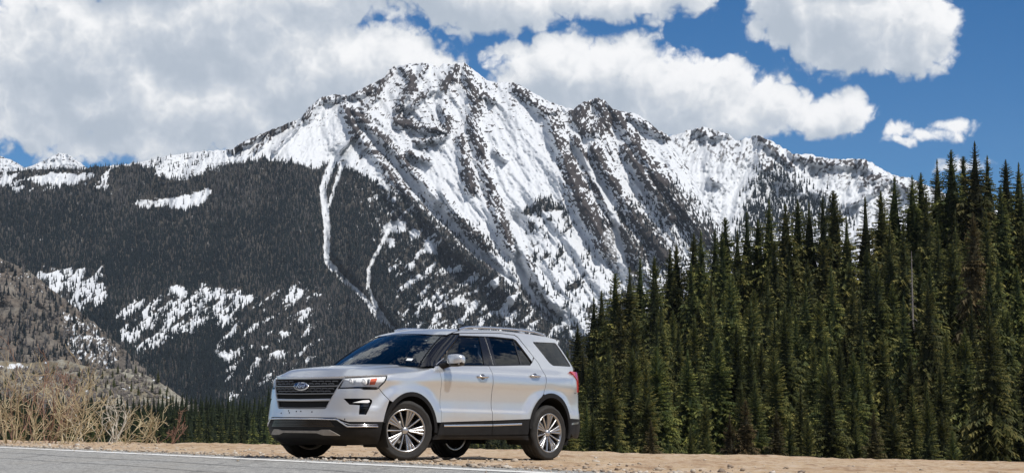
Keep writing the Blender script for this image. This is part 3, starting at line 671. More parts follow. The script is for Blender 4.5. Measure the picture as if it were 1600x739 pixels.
def spruce_mesh(seed, levels=46, per=(6, 9), rmax=.086, taper=.86, gap=.0, fine=1.0):
    """unit-height spruce: whorls of drooping branches, every branch a spray of needle-clad fingers"""
    rng = np.random.RandomState(seed); V = []; F = []; T = []
    def tri(a, b, c, t): i = len(V); V.extend([a, b, c]); F.append((i, i + 1, i + 2)); T.extend([t] * 3)
    zs = np.sort(.05 + .945 * rng.beta(1.0, .92, levels)); zt = (np.arange(levels) + rng.uniform(-.35, .35, levels)) / levels; zs = .04 + .952 * (1 - (1 - np.clip(zt, 0, 1)) ** 1.28)
    for z in zs:
        env = rmax * (min(1.0, ((1 - z) * 1.9)) ** taper + .018) * (1 - .25 * math.exp(-((z - .05) / .06) ** 2))
        env *= 1 + .22 * math.sin(z * 37 + seed) * rng.uniform(.4, 1)
        nb = rng.randint(*per); a0 = rng.uniform(0, 6.28)
        for k in range(nb):
            if rng.uniform() < gap + .10 * (z > .8): continue
            a = a0 + k * 6.283 / nb + rng.normal(0, .22); L = env * rng.uniform(.62, 1.18); droop = float(np.interp(z, [0, .55, .8, .95], [.62, .5, .05, -.75])) * rng.uniform(.7, 1.25)
            ca, sa = math.cos(a), math.sin(a); tg = np.array([-sa, ca, 0]); n = (5 if fine >= 1 else 7) if L > .03 else 3
            pts = [np.array([ca * L * s, sa * L * s, z + L * (.10 * s - droop * s * s + .16 * droop * s ** 3)]) for s in np.linspace(.05, 1, n + 1)]
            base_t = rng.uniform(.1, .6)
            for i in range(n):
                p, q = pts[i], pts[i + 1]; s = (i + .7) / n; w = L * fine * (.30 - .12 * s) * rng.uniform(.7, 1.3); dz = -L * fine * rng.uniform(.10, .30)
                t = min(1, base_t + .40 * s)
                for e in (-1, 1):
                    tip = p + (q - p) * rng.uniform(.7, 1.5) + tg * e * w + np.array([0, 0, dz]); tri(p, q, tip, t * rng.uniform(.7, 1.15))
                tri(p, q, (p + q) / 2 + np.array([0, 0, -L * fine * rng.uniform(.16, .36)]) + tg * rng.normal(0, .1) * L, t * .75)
    # dense inner foliage: an uneven cone round the stem
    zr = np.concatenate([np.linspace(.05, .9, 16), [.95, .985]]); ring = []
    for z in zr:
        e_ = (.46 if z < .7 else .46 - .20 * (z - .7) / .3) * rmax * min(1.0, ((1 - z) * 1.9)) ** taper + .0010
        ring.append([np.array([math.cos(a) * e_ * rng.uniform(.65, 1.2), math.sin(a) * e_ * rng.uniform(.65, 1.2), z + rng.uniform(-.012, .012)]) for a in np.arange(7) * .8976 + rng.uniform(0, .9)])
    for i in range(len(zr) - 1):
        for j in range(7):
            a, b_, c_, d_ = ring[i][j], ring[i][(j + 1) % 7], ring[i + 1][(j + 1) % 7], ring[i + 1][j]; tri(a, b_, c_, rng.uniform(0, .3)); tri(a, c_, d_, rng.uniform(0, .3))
    # leader
    for k in range(5):
        a = k * 1.257; r = .006; tri(np.array([math.cos(a) * r, math.sin(a) * r, .965]), np.array([math.cos(a + 1.26) * r, math.sin(a + 1.26) * r, .965]), np.array([0, 0, 1.0]), .5)
    return np.array(V), np.array(F), np.clip(np.array(T), 0, 1)
def tree_meshes(n, **kw):
    out = []
    for s in range(n):
        V, F, T = spruce_mesh(100 + s, **{k: (v[s % len(v)] if isinstance(v, list) else v) for k, v in kw.items()})
        me = np_mesh('crown', V, F, NEEDLE, smooth=False); at = me.attributes.new('tint', 'FLOAT', 'POINT'); at.data.foreach_set('value', T.astype(np.float32)); out.append(me)
    return out
CROWNS = tree_meshes(9, rmax=[.088, .080, .096, .086, .076, .102, .082, .092, .088], levels=[72, 78, 70, 74, 80, 68, 74, 70, 72], taper=[.85, .7, 1.05, .8, .62, 1.1, .95, .75, .9], gap=[.05, .1, .0, .15, .1, .05, .2, .08, .1])
FINE_CROWNS = tree_meshes(4, rmax=[.092, .084, .10, .088], levels=[118, 124, 112, 120], per=(8, 12), taper=[.85, .7, 1.0, .8], gap=[.08, .12, .05, .15], fine=.62)
_V, _F, _T = spruce_mesh(300, levels=34, per=(4, 7), rmax=.07, gap=.35); SPARSE = np_mesh('crown', _V, _F, RUSTY, smooth=False); _a = SPARSE.attributes.new('tint', 'FLOAT', 'POINT'); _a.data.foreach_set('value', _T.astype(np.float32))
RUST_CROWNS = []
for _m in CROWNS[:3]:
    _c2 = _m.copy(); _c2.materials.clear(); _c2.materials.append(RUSTY); RUST_CROWNS.append(_c2)
_v, _f = tube([(0, 0, 0), (.0015, 0, .35), (0, .001, .7), (0, 0, .985)], [.0125, .0092, .005, .0012], 7); TRUNK = np_mesh('trunk', _v, _f, BARK)
def dead_mesh():
    rng = np.random.RandomState(9); vs, fs = [], []; base = 0
    def add(v, f):
        nonlocal base; vs.append(v); fs.append(f + base); base += len(v)
    for z in np.linspace(.2, .95, 40):
        for k in range(3):
            a = rng.uniform(0, 6.28); L = .055 * (1.1 - z) * rng.uniform(.5, 1.2); add(*tube([(0, 0, z), (math.cos(a) * L * .6, math.sin(a) * L * .6, z - L * .1), (math.cos(a) * L, math.sin(a) * L, z - L * .5)], [.0022, .0016, .0006], 3))
    return np_mesh('crown', np.vstack(vs), np.vstack(fs), DEADWOOD)
DEAD = dead_mesh()
_dt = TRUNK.copy(); _dt.materials.clear(); _dt.materials.append(DEADWOOD)

def place_tree(pos, h, rot, crown, label, group, name='spruce_tree', trunk=TRUNK, crown_name='crown', width=1.0):
    e = empty(name, pos, label=label, category='tree', group=group); e.rotation_euler = (0, 0, rot); e.scale = (h * width, h * width, h)
    c = bpy.data.objects.new(crown_name, crown); link(c, e); t = bpy.data.objects.new('trunk', trunk); link(t, e); return e

ORD = ['first', 'second', 'third', 'fourth', 'fifth', 'sixth', 'seventh', 'eighth', 'ninth', 'tenth', 'eleventh', 'twelfth', 'thirteenth', 'fourteenth', 'fifteenth', 'sixteenth', 'seventeenth', 'eighteenth', 'nineteenth', 'twentieth'] + ['twenty-' + q for q in ('first', 'second', 'third', 'fourth', 'fifth', 'sixth', 'seventh', 'eighth', 'ninth')] + ['thirtieth'] + ['thirty-' + q for q in ('first', 'second', 'third', 'fourth', 'fifth', 'sixth', 'seventh', 'eighth', 'ninth')]
# --- the dense stand right of the car, climbing a hillside
ENV = ([840, 880, 905, 935, 960, 1000, 1050, 1100, 1130, 1165, 1200, 1260, 1290, 1330, 1370, 1405, 1440, 1470, 1500, 1530, 1560, 1600, 1700, 1900], [600, 535, 495, 462, 436, 410, 396, 362, 340, 338, 322, 310, 300, 314, 298, 282, 260, 252, 236, 222, 240, 240, 220, 180])
STAND_H = 23.0
def stand_top(px, d):
    v = np.clip((d - 165) / 165, -.4, 1.3); return 640 + (np.interp(px, *ENV) + 14 - 640) * np.where(v > 0, np.clip(v, 0, 1.0) ** .72, v)
def stand_ground(px, d):
    top = pix(px, stand_top(px, d), d); return top[..., 2] - STAND_H
def build_stand():
    cols = np.arange(820, 2000, 12.0); ds = np.arange(120, 400, 5.0); PX, D = np.meshgrid(cols, ds, indexing='ij')
    P = pix(PX, 600 + 0 * PX, D); P[..., 2] = stand_ground(PX, D) + .8 * fbm(P[..., 0] / 9, D / 9, 3, 5)
    m, N, b, out = material('forest_floor'); tc = N.new('ShaderNodeTexCoord'); Pn = tc.outputs['Object']
    c = N.ramp(N.noise(Pn, .25, 5, .6), [(.35, (.035, .03, .02)), (.65, (.085, .07, .045))]); sn = N.ramp(N.noise(Pn, .06, 4, .6), [(.60, 0.0), (.66, 1.0)])
    N.link(N.mix(sn, c, (.82, .85, .88)), b.inputs['Base Color']); b.inputs['Roughness'].default_value = .95
    mesh_ob('terrain', P.reshape(-1, 3), grid_faces(len(cols), len(ds))[:, ::-1], m, kind='structure', label='shaded forest floor under the spruces')
    rng = np.random.RandomState(12); pts = []
    grp = 'spruces in the dense stand beyond the car'
    # back edge follows the skyline of the stand, then rows forward
    sky = [885, 905, 926, 945, 962, 985, 1003, 1022, 1045, 1062, 1083, 1100, 1118, 1135, 1158, 1176, 1192, 1210, 1232, 1250, 1268, 1289, 1306, 1328, 1352, 1380, 1403, 1424, 1444, 1468, 1490, 1512, 1530, 1552, 1576, 1598, 1622]
    for x in sky: pts.append((x + rng.normal(0, 3), rng.uniform(315, 338), 0))
    for d0, sp in ((296, 27), (272, 29), (250, 31), (230, 34), (212, 37), (196, 40), (182, 43), (170, 46)):
        x = 878 + rng.uniform(0, sp)
        while x < 1640:
            pts.append((x, d0 + rng.uniform(-9, 9), 2 if d0 == 170 else 1)); x += sp * rng.uniform(.72, 1.3)
    ordn = lambda i: ['nearest the car'][0] if i == 0 else '%s from the car' % ORD[i]
    k = 0; nf = 0
    for px, d, row in pts:
        if row and np.interp(px, *ENV) > 520 and d < 230: pass
        h = STAND_H * (rng.uniform(.86, 1.10) if row == 0 else rng.uniform(.62, 1.14))
        z = float(stand_ground(px, d)); p = pix(px, 600, d)
        if row == 0: h = float(pix(px, float(np.interp(px, *ENV)) + rng.uniform(-12, 22), d)[2]) - z
        cr = CROWNS[k % 9] if d > 222 else FINE_CROWNS[k % 4]; lab = 'dark green spruce in the middle rows of the dense wood right of the car'; nm = 'spruce_tree'; tr = TRUNK; cn = 'crown'
        if row == 0: lab = 'spruce at the back of the wood, its tip on the skyline, ' + ordn(k)
        elif row == 2: lab = 'spruce in the front row of the wood, ' + ordn(nf); nf += 1
        place_tree((float(p[0]), float(p[1]), z), h, rng.uniform(0, 6.28), cr, lab, grp, width=rng.uniform(1.2, 1.6) if row == 0 else rng.uniform(.98, 1.42)); k += 1
    # singled-out trees
    def one(px, d, top, h, crown, label, cn='crown', tr=TRUNK, width=1.1, nm='spruce_tree', group=None):
        t = pix(px, top, d); place_tree((float(t[0]), float(t[1]), float(t[2]) - h), h, px * .37, crown, label, group, nm, tr, cn, width)
    one(1545, 172, 470, 22, FINE_CROWNS[2], 'full sunlit yellow-green spruce at the front edge near the right end', width=1.15)
    one(1520, 236, 330, 24, RUST_CROWNS[1], 'tall rust-tinged spruce behind the sunlit one at the far right of the wood')
    one(1424, 248, 388, 22, DEAD, 'bare grey dead spruce in the middle of the right-hand wood', 'crown', _dt, 1.0, 'dead_tree')
    one(1382, 330, 322, 19, SPARSE, 'thin half-bare spruce on the skyline of the wood beside the white ridge')
    for i, (px, top, lab) in enumerate(((1165, 622, 'small rusty young spruce at the foot of the wood, third from the car'), (1213, 640, 'small rusty young spruce at the foot of the wood, fourth from the car'), (1140, 645, 'small rusty young spruce at the foot of the wood, second from the car'), (1017, 655, 'small rusty young spruce at the foot of the wood, nearest the car'), (1365, 640, 'small rusty young spruce at the foot of the wood, farthest from the car'))):
        one(px, 140, top, 9, RUST_CROWNS[i % 3], lab, width=1.5, group='rusty young spruces at the foot of the wood')
build_stand()

# --- lower wood in the valley, left of and behind the car
def build_valley_wood():
    rng = np.random.RandomState(21); grp = 'spruces of the valley wood'; k = 0
    low = tree_meshes(4, levels=40, per=(5, 7), rmax=[.10, .09, .11, .095])
    bulk = []; kk = -1
    for d0, sp, tops in ((760, 7.5, 617), (640, 9.5, 624), (540, 12.0, 632), (460, 17.0, 642)):
        x = -5 + rng.uniform(0, sp)
        while x < 905:
            if x < 440 or 675 < x < 835 or x > 885:
                top = tops + 9 * float(fbm(x / 60., 0.3, 3, 14)) + rng.normal(0, 4) - (6 if x < 60 else 0); d = d0 + rng.uniform(-30, 30); h = rng.uniform(15, 22); t = pix(x, top, d)
                if d0 > 500: bulk.append((t - np.array([0, 0, h]), h, k)); k += 1
                else: kk += 1; place_tree((float(t[0]), float(t[1]), float(t[2]) - h), h, rng.uniform(0, 6.28), low[k % 4], ('small dark spruce in the front row of the valley wood, %s from the left' % ORD[kk] if kk < len(ORD) else 'small dark spruce of the valley wood behind the car'), grp, width=rng.uniform(.9, 1.2)); k += 1
            x += sp * rng.uniform(.7, 1.35)
    vs, fs, ts, b0 = [], [], [], 0
    tiny = [spruce_mesh(500 + q, levels=16, per=(4, 6), rmax=.14) for q in range(4)]
    for p, h, q in bulk:
        V, F, T = tiny[q % 4]; a = rng.uniform(0, 6.28); c, s_ = math.cos(a), math.sin(a); W = np.stack([V[:, 0] * c - V[:, 1] * s_, V[:, 0] * s_ + V[:, 1] * c, V[:, 2]], 1) * h
        vs.append(W + p); fs.append(F + b0); ts.append(T * rng.uniform(.35, .75)); b0 += len(V)
    o = mesh_ob('forest', np.vstack(vs), np.vstack(fs), NEEDLE, smooth=False, kind='stuff', label='farther dark spruces of the valley wood'); at = o.data.attributes.new('tint', 'FLOAT', 'POINT'); at.data.foreach_set('value', np.clip(np.concatenate(ts), 0, 1).astype(np.float32))
    # the stand right of the car goes on beyond the frame
    vs, fs, ts, b0 = [], [], [], 0
    for q in range(95):
        px = rng.uniform(1645, 2080); d = rng.uniform(175, 335); p = pix(px, 600, d); p[2] = float(stand_ground(px, d)); h = rng.uniform(17, 25); V, F, T = tiny[q % 4]
        a = rng.uniform(0, 6.28); c, s_ = math.cos(a), math.sin(a); W = np.stack([V[:, 0] * c - V[:, 1] * s_, V[:, 0] * s_ + V[:, 1] * c, V[:, 2]], 1) * h
        vs.append(W + p); fs.append(F + b0); ts.append(T * rng.uniform(.6, 1.0)); b0 += len(V)
    o = mesh_ob('forest', np.vstack(vs), np.vstack(fs), NEEDLE, smooth=False, kind='stuff', label='spruces of the right-hand wood beyond the edge of the picture'); at = o.data.attributes.new('tint', 'FLOAT', 'POINT'); at.data.foreach_set('value', np.clip(np.concatenate(ts), 0, 1).astype(np.float32))
    # scattered little conifers on the pale knoll
    spots = [(124, 590), (131, 594), (138, 588), (146, 596), (152, 602), (160, 592), (168, 600), (176, 590), (184, 584), (190, 596), (128, 604), (140, 608), (150, 612), (165, 610), (178, 606), (186, 612), (196, 592), (212, 584), (222, 590), (247, 598), (228, 604), (238, 612), (250, 616), (260, 622), (270, 628), (205, 612), (216, 618), (110, 598), (98, 590), (84, 584), (70, 596), (52, 588), (36, 600), (20, 594), (8, 606), (262, 612), (172, 618), (120, 614), (104, 610), (60, 610)]
    for i, (px, py) in enumerate(spots):
        p = SL_KNOLL.pos(np.array(float(px)), np.array(float(py))); h = rng.uniform(4.2, 8.0) * (1.25 if px == 247 else 1)
        place_tree(tuple(float(v) for v in p), h, rng.uniform(0, 6.28), low[i % 4], 'tiny dark conifer dotted on the pale rocky knoll', 'little conifers on the knoll', width=1.5)
build_valley_wood()
# ------------------------------------------------------------------ bare willow shrubs along the edge of the pull-out
def twig_mat(name, a, b_):
    m, N, b, out = material(name); tc = N.new('ShaderNodeTexCoord'); n = N.noise(tc.outputs['Object'], 6.0, 4, .6); at = N.new('ShaderNodeAttribute', attribute_name='tint')
    c = N.mix(at.outputs['Fac'], a, b_); N.link(N.mix(N.ramp(n, [(.3, .45), (.55, 0.0)]), c, [x * .45 for x in a]), b.inputs['Base Color']); b.inputs['Roughness'].default_value = .75; return m
TAN = twig_mat('willow_bark', (.28, .205, .11), (.64, .54, .35)); PALE = twig_mat('pale_bark', (.48, .43, .35), (.66, .62, .54)); RED = twig_mat('red_willow_bark', (.17, .085, .06), (.34, .20, .14))

def shrub(name, px, d, height, spread, stems, seed, mat, label, lean=0.0, thick=1.0):
    rng = np.random.RandomState(seed); base = pix(px, 690, d); z0 = float(ground_z(base[0], base[1])) - .05
    root = empty(name, (float(base[0]), float(base[1]), z0), label=label, category='bush', group='bare willow shrubs along the road edge')
    def grow(P, p, dirv, L, r, lev, n=6):
        q = [np.array(p)]; dv = np.array(dirv, float)
        for i in range(n):
            dv = dv + rng.normal(0, .15, 3) * (1 + .35 * lev) + np.array([0, 0, .05 if lev else .02]); dv /= np.linalg.norm(dv); q.append(q[-1] + dv * L / n)
        rr = np.linspace(r, r * .32, n + 1); P.append((q, rr, 4 if lev == 0 else 3))
        if lev < 2:
            for k in range(rng.randint(3, 6) if lev == 0 else rng.randint(2, 5)):
                i = rng.randint(1, n); s = i / n; dd = dv * .7 + rng.normal(0, .55, 3); dd[2] += .25; dd /= np.linalg.norm(dd)
                grow(P, q[i], dd, L * rng.uniform(.35, .62) * (1.1 - .3 * s), rr[i] * .68, lev + 1, 5 if lev == 0 else 4)
    for s in range(max(4, int(stems * .46))):
        a = rng.uniform(0, 6.28); sp = spread * 1.1 * rng.uniform(.15, 1.0); dv = np.array([math.cos(a) * sp + lean, math.sin(a) * sp * .7, 1.0]); dv /= np.linalg.norm(dv)
        p = np.array([math.cos(a) * .22 * rng.uniform(0, 1) * (1 + spread), math.sin(a) * .2 * rng.uniform(0, 1), 0]); P = []
        grow(P, p, dv, height * rng.uniform(.6, 1.05), 0.0125 * thick * rng.uniform(.7, 1.25), 0)
        vs, fs, b0 = [], [], 0
        for q, rr, n in P:
            v, f = tube(q, np.maximum(rr, .0056), n); vs.append(v); fs.append(f + b0); b0 += len(v)
        o = mesh_ob('stem', np.vstack(vs), np.vstack(fs), mat, root); at = o.data.attributes.new('tint', 'FLOAT', 'POINT'); at.data.foreach_set('value', np.full(b0, rng.uniform(0, 1), np.float32))
    return root
def build_shrubs():
    S = [(8, 44, 2.05, .75, 15, TAN, 'dense tan willow shrub at the left edge of the picture', .0, 1.0), (38, 46, 2.2, .7, 15, TAN, 'tall tan willow shrub next to the one at the left edge', .1, 1.0), (70, 43, 1.9, .8, 9, RED, 'reddish bare shrub rising above the left-hand thicket', .0, 1.0),
         (100, 45, 2.15, .75, 14, TAN, 'tallest yellowish willow shrub of the left-hand thicket', .15, 1.1), (62, 50, 2.4, .7, 7, RED, 'tall reddish shrub behind the yellowish thicket', .0, 1.0), (28, 51, 2.4, .7, 7, RED, 'reddish twiggy shrub behind the tan shrubs at the left edge', .0, 1.0), (130, 46, 1.25, .8, 12, TAN, 'low tan willow shrub right of the tallest thicket', .0, .9), (95, 41, 1.0, 1.0, 12, TAN, 'low spreading straw-coloured shrub in front of the thicket', .2, .9),
         (150, 47, 1.25, .6, 8, PALE, 'slim pale shrub left of the forked white-barked one', .0, 1.2), (178, 46, 1.35, .5, 5, PALE, 'pale forked shrub with thick white branches', .12, 2.1), (196, 47, 1.05, .9, 12, TAN, 'straw-coloured shrub right of the white-barked one', .3, .9), (222, 48, 1.1, .8, 11, TAN, 'bushy tan shrub, second from the right end of the thicket', .2, .9), (246, 49, .95, .8, 10, RED, 'rust-brown shrub at the right end of the thicket', .25, .8), (16, 40, .8, 1.1, 12, TAN, 'low straw-coloured shrub at the road edge on the far left', .1, .9), (54, 41, .9, 1.0, 12, TAN, 'low tangled shrub in front of the reddish one', .0, .9), (165, 43, .7, 1.1, 10, TAN, 'knee-high tangled shrub below the white-barked one', .2, .8)]
    for i, (px, d, h, sp, n, mat, lab, lean, th) in enumerate(S): shrub('willow_shrub', px, d, h, sp, n, 400 + i, mat, lab, lean, th)
build_shrubs()
# ------------------------------------------------------------------ the silver SUV
def smooth_interp(x, xs, ys):
    xs = np.asarray(xs, float); ys = np.asarray(ys, float); x = np.clip(np.asarray(x, float), xs[0], xs[-1])
    h = np.diff(xs); d = np.diff(ys) / h
    m = np.zeros_like(ys); m[0] = d[0]; m[-1] = d[-1]
    for i in range(1, len(xs) - 1):
        m[i] = 0 if d[i - 1] * d[i] <= 0 else 2 * d[i - 1] * d[i] / (d[i - 1] + d[i])
    i = np.clip(np.searchsorted(xs, x) - 1, 0, len(h) - 1); t = (x - xs[i]) / h[i]
    return ((1 + 2 * t) * (1 - t) ** 2 * ys[i] + t * (1 - t) ** 2 * h[i] * m[i] + t * t * (3 - 2 * t) * ys[i + 1] + t * t * (t - 1) * h[i] * m[i + 1])
# plan curve (left half) at the widest height
_P=np.array([(2.43,0),(2.426,.15),(2.408,.32),(2.375,.48),(2.32,.63),(2.235,.755),(2.12,.85),(1.98,.912),(1.82,.952),(1.64,.978),(1.433,.99),(1.1,.998),(.6,1.0),(0,1.0),(-.6,1.0),(-1.1,.998),(-1.433,.99),(-1.7,.978),(-1.95,.95),(-2.15,.90),(-2.31,.825),(-2.43,.72),(-2.51,.58),(-2.55,.40),(-2.57,.2),(-2.575,0)])
# Catmull-Rom densify
def _cr(P,n=24):
    Q=np.vstack([2*P[0]-P[1],P,2*P[-1]-P[-2]]);Q[0]=(P[1][0],-P[1][1]);Q[-1]=(P[-2][0],-P[-2][1]);out=[]
    for i in range(1,len(Q)-2):
        t=np.linspace(0,1,n,endpoint=False)[:,None]
        out.append(.5*((2*Q[i])+(-Q[i-1]+Q[i+1])*t+(2*Q[i-1]-5*Q[i]+4*Q[i+1]-Q[i+2])*t**2+(-Q[i-1]+3*Q[i]-3*Q[i+1]+Q[i+2])*t**3))
    out.append(P[-1:]);return np.vstack(out)
PC=_cr(_P);_ds=np.linalg.norm(np.diff(PC,axis=0),axis=1);PU=np.concatenate([[0],np.cumsum(_ds)]);UMAX=PU[-1]
_T=np.gradient(PC,axis=0);_T/=np.linalg.norm(_T,axis=1)[:,None];PN=np.stack([-_T[:,1],_T[:,0]],1)*1.0
# outward: at front center tangent is (0,+1) -> normal (-1,0)?? flip
if PN[0][0]<0: PN=-PN
def u_of_x(x):  # side part, decreasing x with u
    return np.interp(-np.asarray(x,float),-PC[:,0],PU)
FZ=[.16,.20,.26,.33,.40,.50,.60,.70,.80,.90,.97,1.02,1.06,1.10]
FO=[-.22,-.15,-.06,-.018,0,0,-.012,-.02,-.028,-.04,-.055,-.075,-.11,-.16]
SZ=[.16,.24,.28,.33,.50,.56,.62,.68,.76,.86,.95,1.01,1.05,1.10,1.16,1.20,1.24]
SO=[-.12,-.085,-.04,-.022,-.014,-.012,-.012,-.036,-.040,-.034,-.022,-.010,-.010,-.014,-.028,-.045,-.070]
RZ=[.16,.24,.30,.36,.5,.62,.68,.74,.9,1.1,1.2,1.3]
RO=[-.2,-.10,-.04,-.01,0,-.004,-.012,-.02,-.025,-.03,-.045,-.08]
AX=1.433
def S(u,z):
    u=np.asarray(u,float);z=np.asarray(z,float)
    x=np.interp(u,PU,PC[:,0]);y=np.interp(u,PU,PC[:,1]);nx=np.interp(u,PU,PN[:,0]);ny=np.interp(u,PU,PN[:,1])
    wf=1-sstep(.75,1.35,u);wr=sstep(UMAX-1.35,UMAX-.8,u);ws=1-wf-wr
    of=smooth_interp(z,FZ,FO);os=smooth_interp(z,SZ,SO);orr=smooth_interp(z,RZ,RO)
    # wheel arch lips: flatten the hollow of the side near the arches
    for ax in(AX,-AX):
        r=np.hypot(x-ax,z-.38);k=1-sstep(.52,.68,r)
        os=os*(1-k)+(-.004-.10*np.clip(z-.85,0,1)-.12*np.clip(.33-z,0,1))*k
    # front fender: shoulder rolls in toward the hood
    os=os-sstep(.9,1.5,x)*np.clip(z-.98,0,1)**1.5*1.1
    o=of*wf+os*ws+orr*wr
    return np.stack([x+nx*o,y+ny*o,z],-1)
def Gy(x,z):
    yb=smooth_interp(x,[-2.6,-2.35,-2.1,-1.7,-1.0,0,.8,1.4],[.66,.78,.855,.905,.93,.938,.922,.88])
    yr=smooth_interp(x,[-2.6,-2.3,-1.9,-1.4,-.7,0,.5,1.4],[.46,.545,.60,.632,.648,.64,.615,.55])
    t=(z-1.18)/(1.70-1.18)
    tt=np.where(t>0,.82*t+.18*t*np.abs(t),.82*t)
    return yb-tt*(yb-yr)
def S2(u, z):
    """body skin over the whole width: negative u is the right-hand half"""
    u = np.asarray(u, float); P = S(np.abs(u), z); P[..., 1] *= np.where(u < 0, -1, 1); return P
def Q(x, z):
    """body side (left) over (x, z): lower skin blended into the greenhouse"""
    x = np.asarray(x, float); z = np.asarray(z, float)
    P = S(u_of_x(x), np.minimum(z, 1.24)); P[..., 2] = z
    w = sstep(1.13, 1.27, z)
    ql = P.copy(); ql[..., 0] = P[..., 0] * (1 - w) + x * w; ql[..., 1] = P[..., 1] * (1 - w) + Gy(x, z) * w
    return ql
def G3(x, z):
    return np.stack([np.asarray(x, float), Gy(x, z), np.asarray(z, float)], -1)

def densify(poly, step, closed=True):
    poly = np.asarray(poly, float); out = []
    n = len(poly) if closed else len(poly) - 1
    for i in range(n):
        a, b = poly[i], poly[(i + 1) % len(poly)]; k = max(1, int(np.ceil(np.hypot(*(b - a)) / step)))
        for j in range(k): out.append(a + (b - a) * j / k)
    if not closed: out.append(poly[-1])
    return np.array(out)
def inset(poly, d):
    P = np.asarray(poly, float); ar = 0.5 * np.sum(P[:, 0] * np.roll(P[:, 1], -1) - np.roll(P[:, 0], -1) * P[:, 1])
    if ar < 0: P = P[::-1]
    e1 = P - np.roll(P, 1, 0); e2 = np.roll(P, -1, 0) - P
    e1 /= np.linalg.norm(e1, axis=1)[:, None] + 1e-9; e2 /= np.linalg.norm(e2, axis=1)[:, None] + 1e-9
    n = np.stack([-(e1[:, 1] + e2[:, 1]), e1[:, 0] + e2[:, 0]], 1); n /= np.linalg.norm(n, axis=1)[:, None] + 1e-9
    return P + n * d
def round_corners(poly, r, n=4):
    P = np.asarray(poly, float); out = []; m = len(P)
    for i in range(m):
        a, b, c = P[i - 1], P[i], P[(i + 1) % m]; la, lc = np.linalg.norm(a - b), np.linalg.norm(c - b)
        k = min(r, la * .45, lc * .45); p0 = b + (a - b) / la * k; p1 = b + (c - b) / lc * k
        for t in np.linspace(0, 1, n): out.append((1 - t) ** 2 * p0 + 2 * t * (1 - t) * b + t * t * p1)
    return np.array(out)

def panel_geo(outline, f, spacing=.04, depth=.02, off=0.0, gap=.003, holes=(), centre=(0, 0, .7), zfun=None):
    O = densify(inset(outline, gap) if gap else np.asarray(outline, float), spacing)
    H = [densify(np.asarray(h, float), spacing) for h in holes]
    lo, hi = O.min(0), O.max(0)
    gx, gy = np.meshgrid(np.arange(lo[0] + spacing / 2, hi[0], spacing), np.arange(lo[1] + spacing / 2, hi[1], spacing))
    gx = gx.ravel(); gy = gy.ravel(); ok = in_poly(gx, gy, O)
    dd, _ = poly_dist(gx, gy, np.vstack([O, O[:1]])); ok &= dd > spacing * .4
    for h in H:
        ok &= ~in_poly(gx, gy, h); dd, _ = poly_dist(gx, gy, np.vstack([h, h[:1]])); ok &= dd > spacing * .4
    pts = np.vstack([O] + H + [np.stack([gx[ok], gy[ok]], 1)])
    edges = []; s = 0
    for L in [O] + H:
        n = len(L); edges += [(s + i, s + (i + 1) % n) for i in range(n)]; s += n
    r = delaunay_2d_cdt([Vector(p) for p in pts], edges, [], 0, 1e-6)
    V2 = np.array([(v.x, v.y) for v in r[0]]); F = np.array([t for t in r[2] if len(t) == 3], int)
    c = V2[F].mean(1); ok = in_poly(c[:, 0], c[:, 1], O)
    for h in H: ok &= ~in_poly(c[:, 0], c[:, 1], h)
    F = F[ok]
    e = 1e-3
    if zfun is None:
        P = f(V2[:, 0], V2[:, 1])
        du = (f(V2[:, 0] + e, V2[:, 1]) - f(V2[:, 0] - e, V2[:, 1])); dv = (f(V2[:, 0], V2[:, 1] + e) - f(V2[:, 0], V2[:, 1] - e))
        Nn = np.cross(du, dv); Nn /= np.linalg.norm(Nn, axis=1)[:, None] + 1e-12
    else:
        P, Nn = zfun(V2, F)
    sg = np.sign(((P - np.array(centre)) * Nn).sum(1)); sg = np.where(np.median(sg) < 0, -1, 1)
    Nn = Nn * sg
    fn = np.cross(P[F[:, 1]] - P[F[:, 0]], P[F[:, 2]] - P[F[:, 0]])
    fl = (fn * Nn[F[:, 0]]).sum(1) < 0; F[fl] = F[fl][:, ::-1]
    P = P + Nn * off
    if depth:
        # return flange along the boundary edges
        ed = {}
        for t in F:
            for k in range(3):
                a, b = t[k], t[(k + 1) % 3]; ed[(a, b)] = 1
        be = [(a, b) for (a, b) in ed if (b, a) not in ed]
        base = len(P); vs = []; ns = []; fs = []
        for a, b in be:
            i = base + len(vs)
            ia, ib = (Nn[a], Nn[b]) if zfun is None else (np.array([0, 0, 1.]),) * 2
            vs += [P[a], P[b], P[b] - ib * depth, P[a] - ia * depth]
            q = np.cross(P[b] - P[a], ia); q /= np.linalg.norm(q) + 1e-12; ns += [q] * 4
            fs += [(i, i + 3, i + 2), (i, i + 2, i + 1)]
        P = np.vstack([P, vs]); Nn = np.vstack([Nn, ns]); F = np.vstack([F, fs])
    return P, F, Nn
def panel(name, outline, f, mat, parent, both=False, mirror_only=False, label=None, **kw):
    P, F, Nn = panel_geo(outline, f, **kw)
    r = None
    if not mirror_only: r = mesh_ob(name, P, F, mat, parent, normals=Nn)
    if both or mirror_only:
        m = np.array([1, -1, 1]); r2 = mesh_ob(name, P * m, F[:, ::-1], mat, parent if not isinstance(parent, tuple) else parent[1], normals=Nn * m)
        if r is None: r = r2
        else: return r, r2
    return r
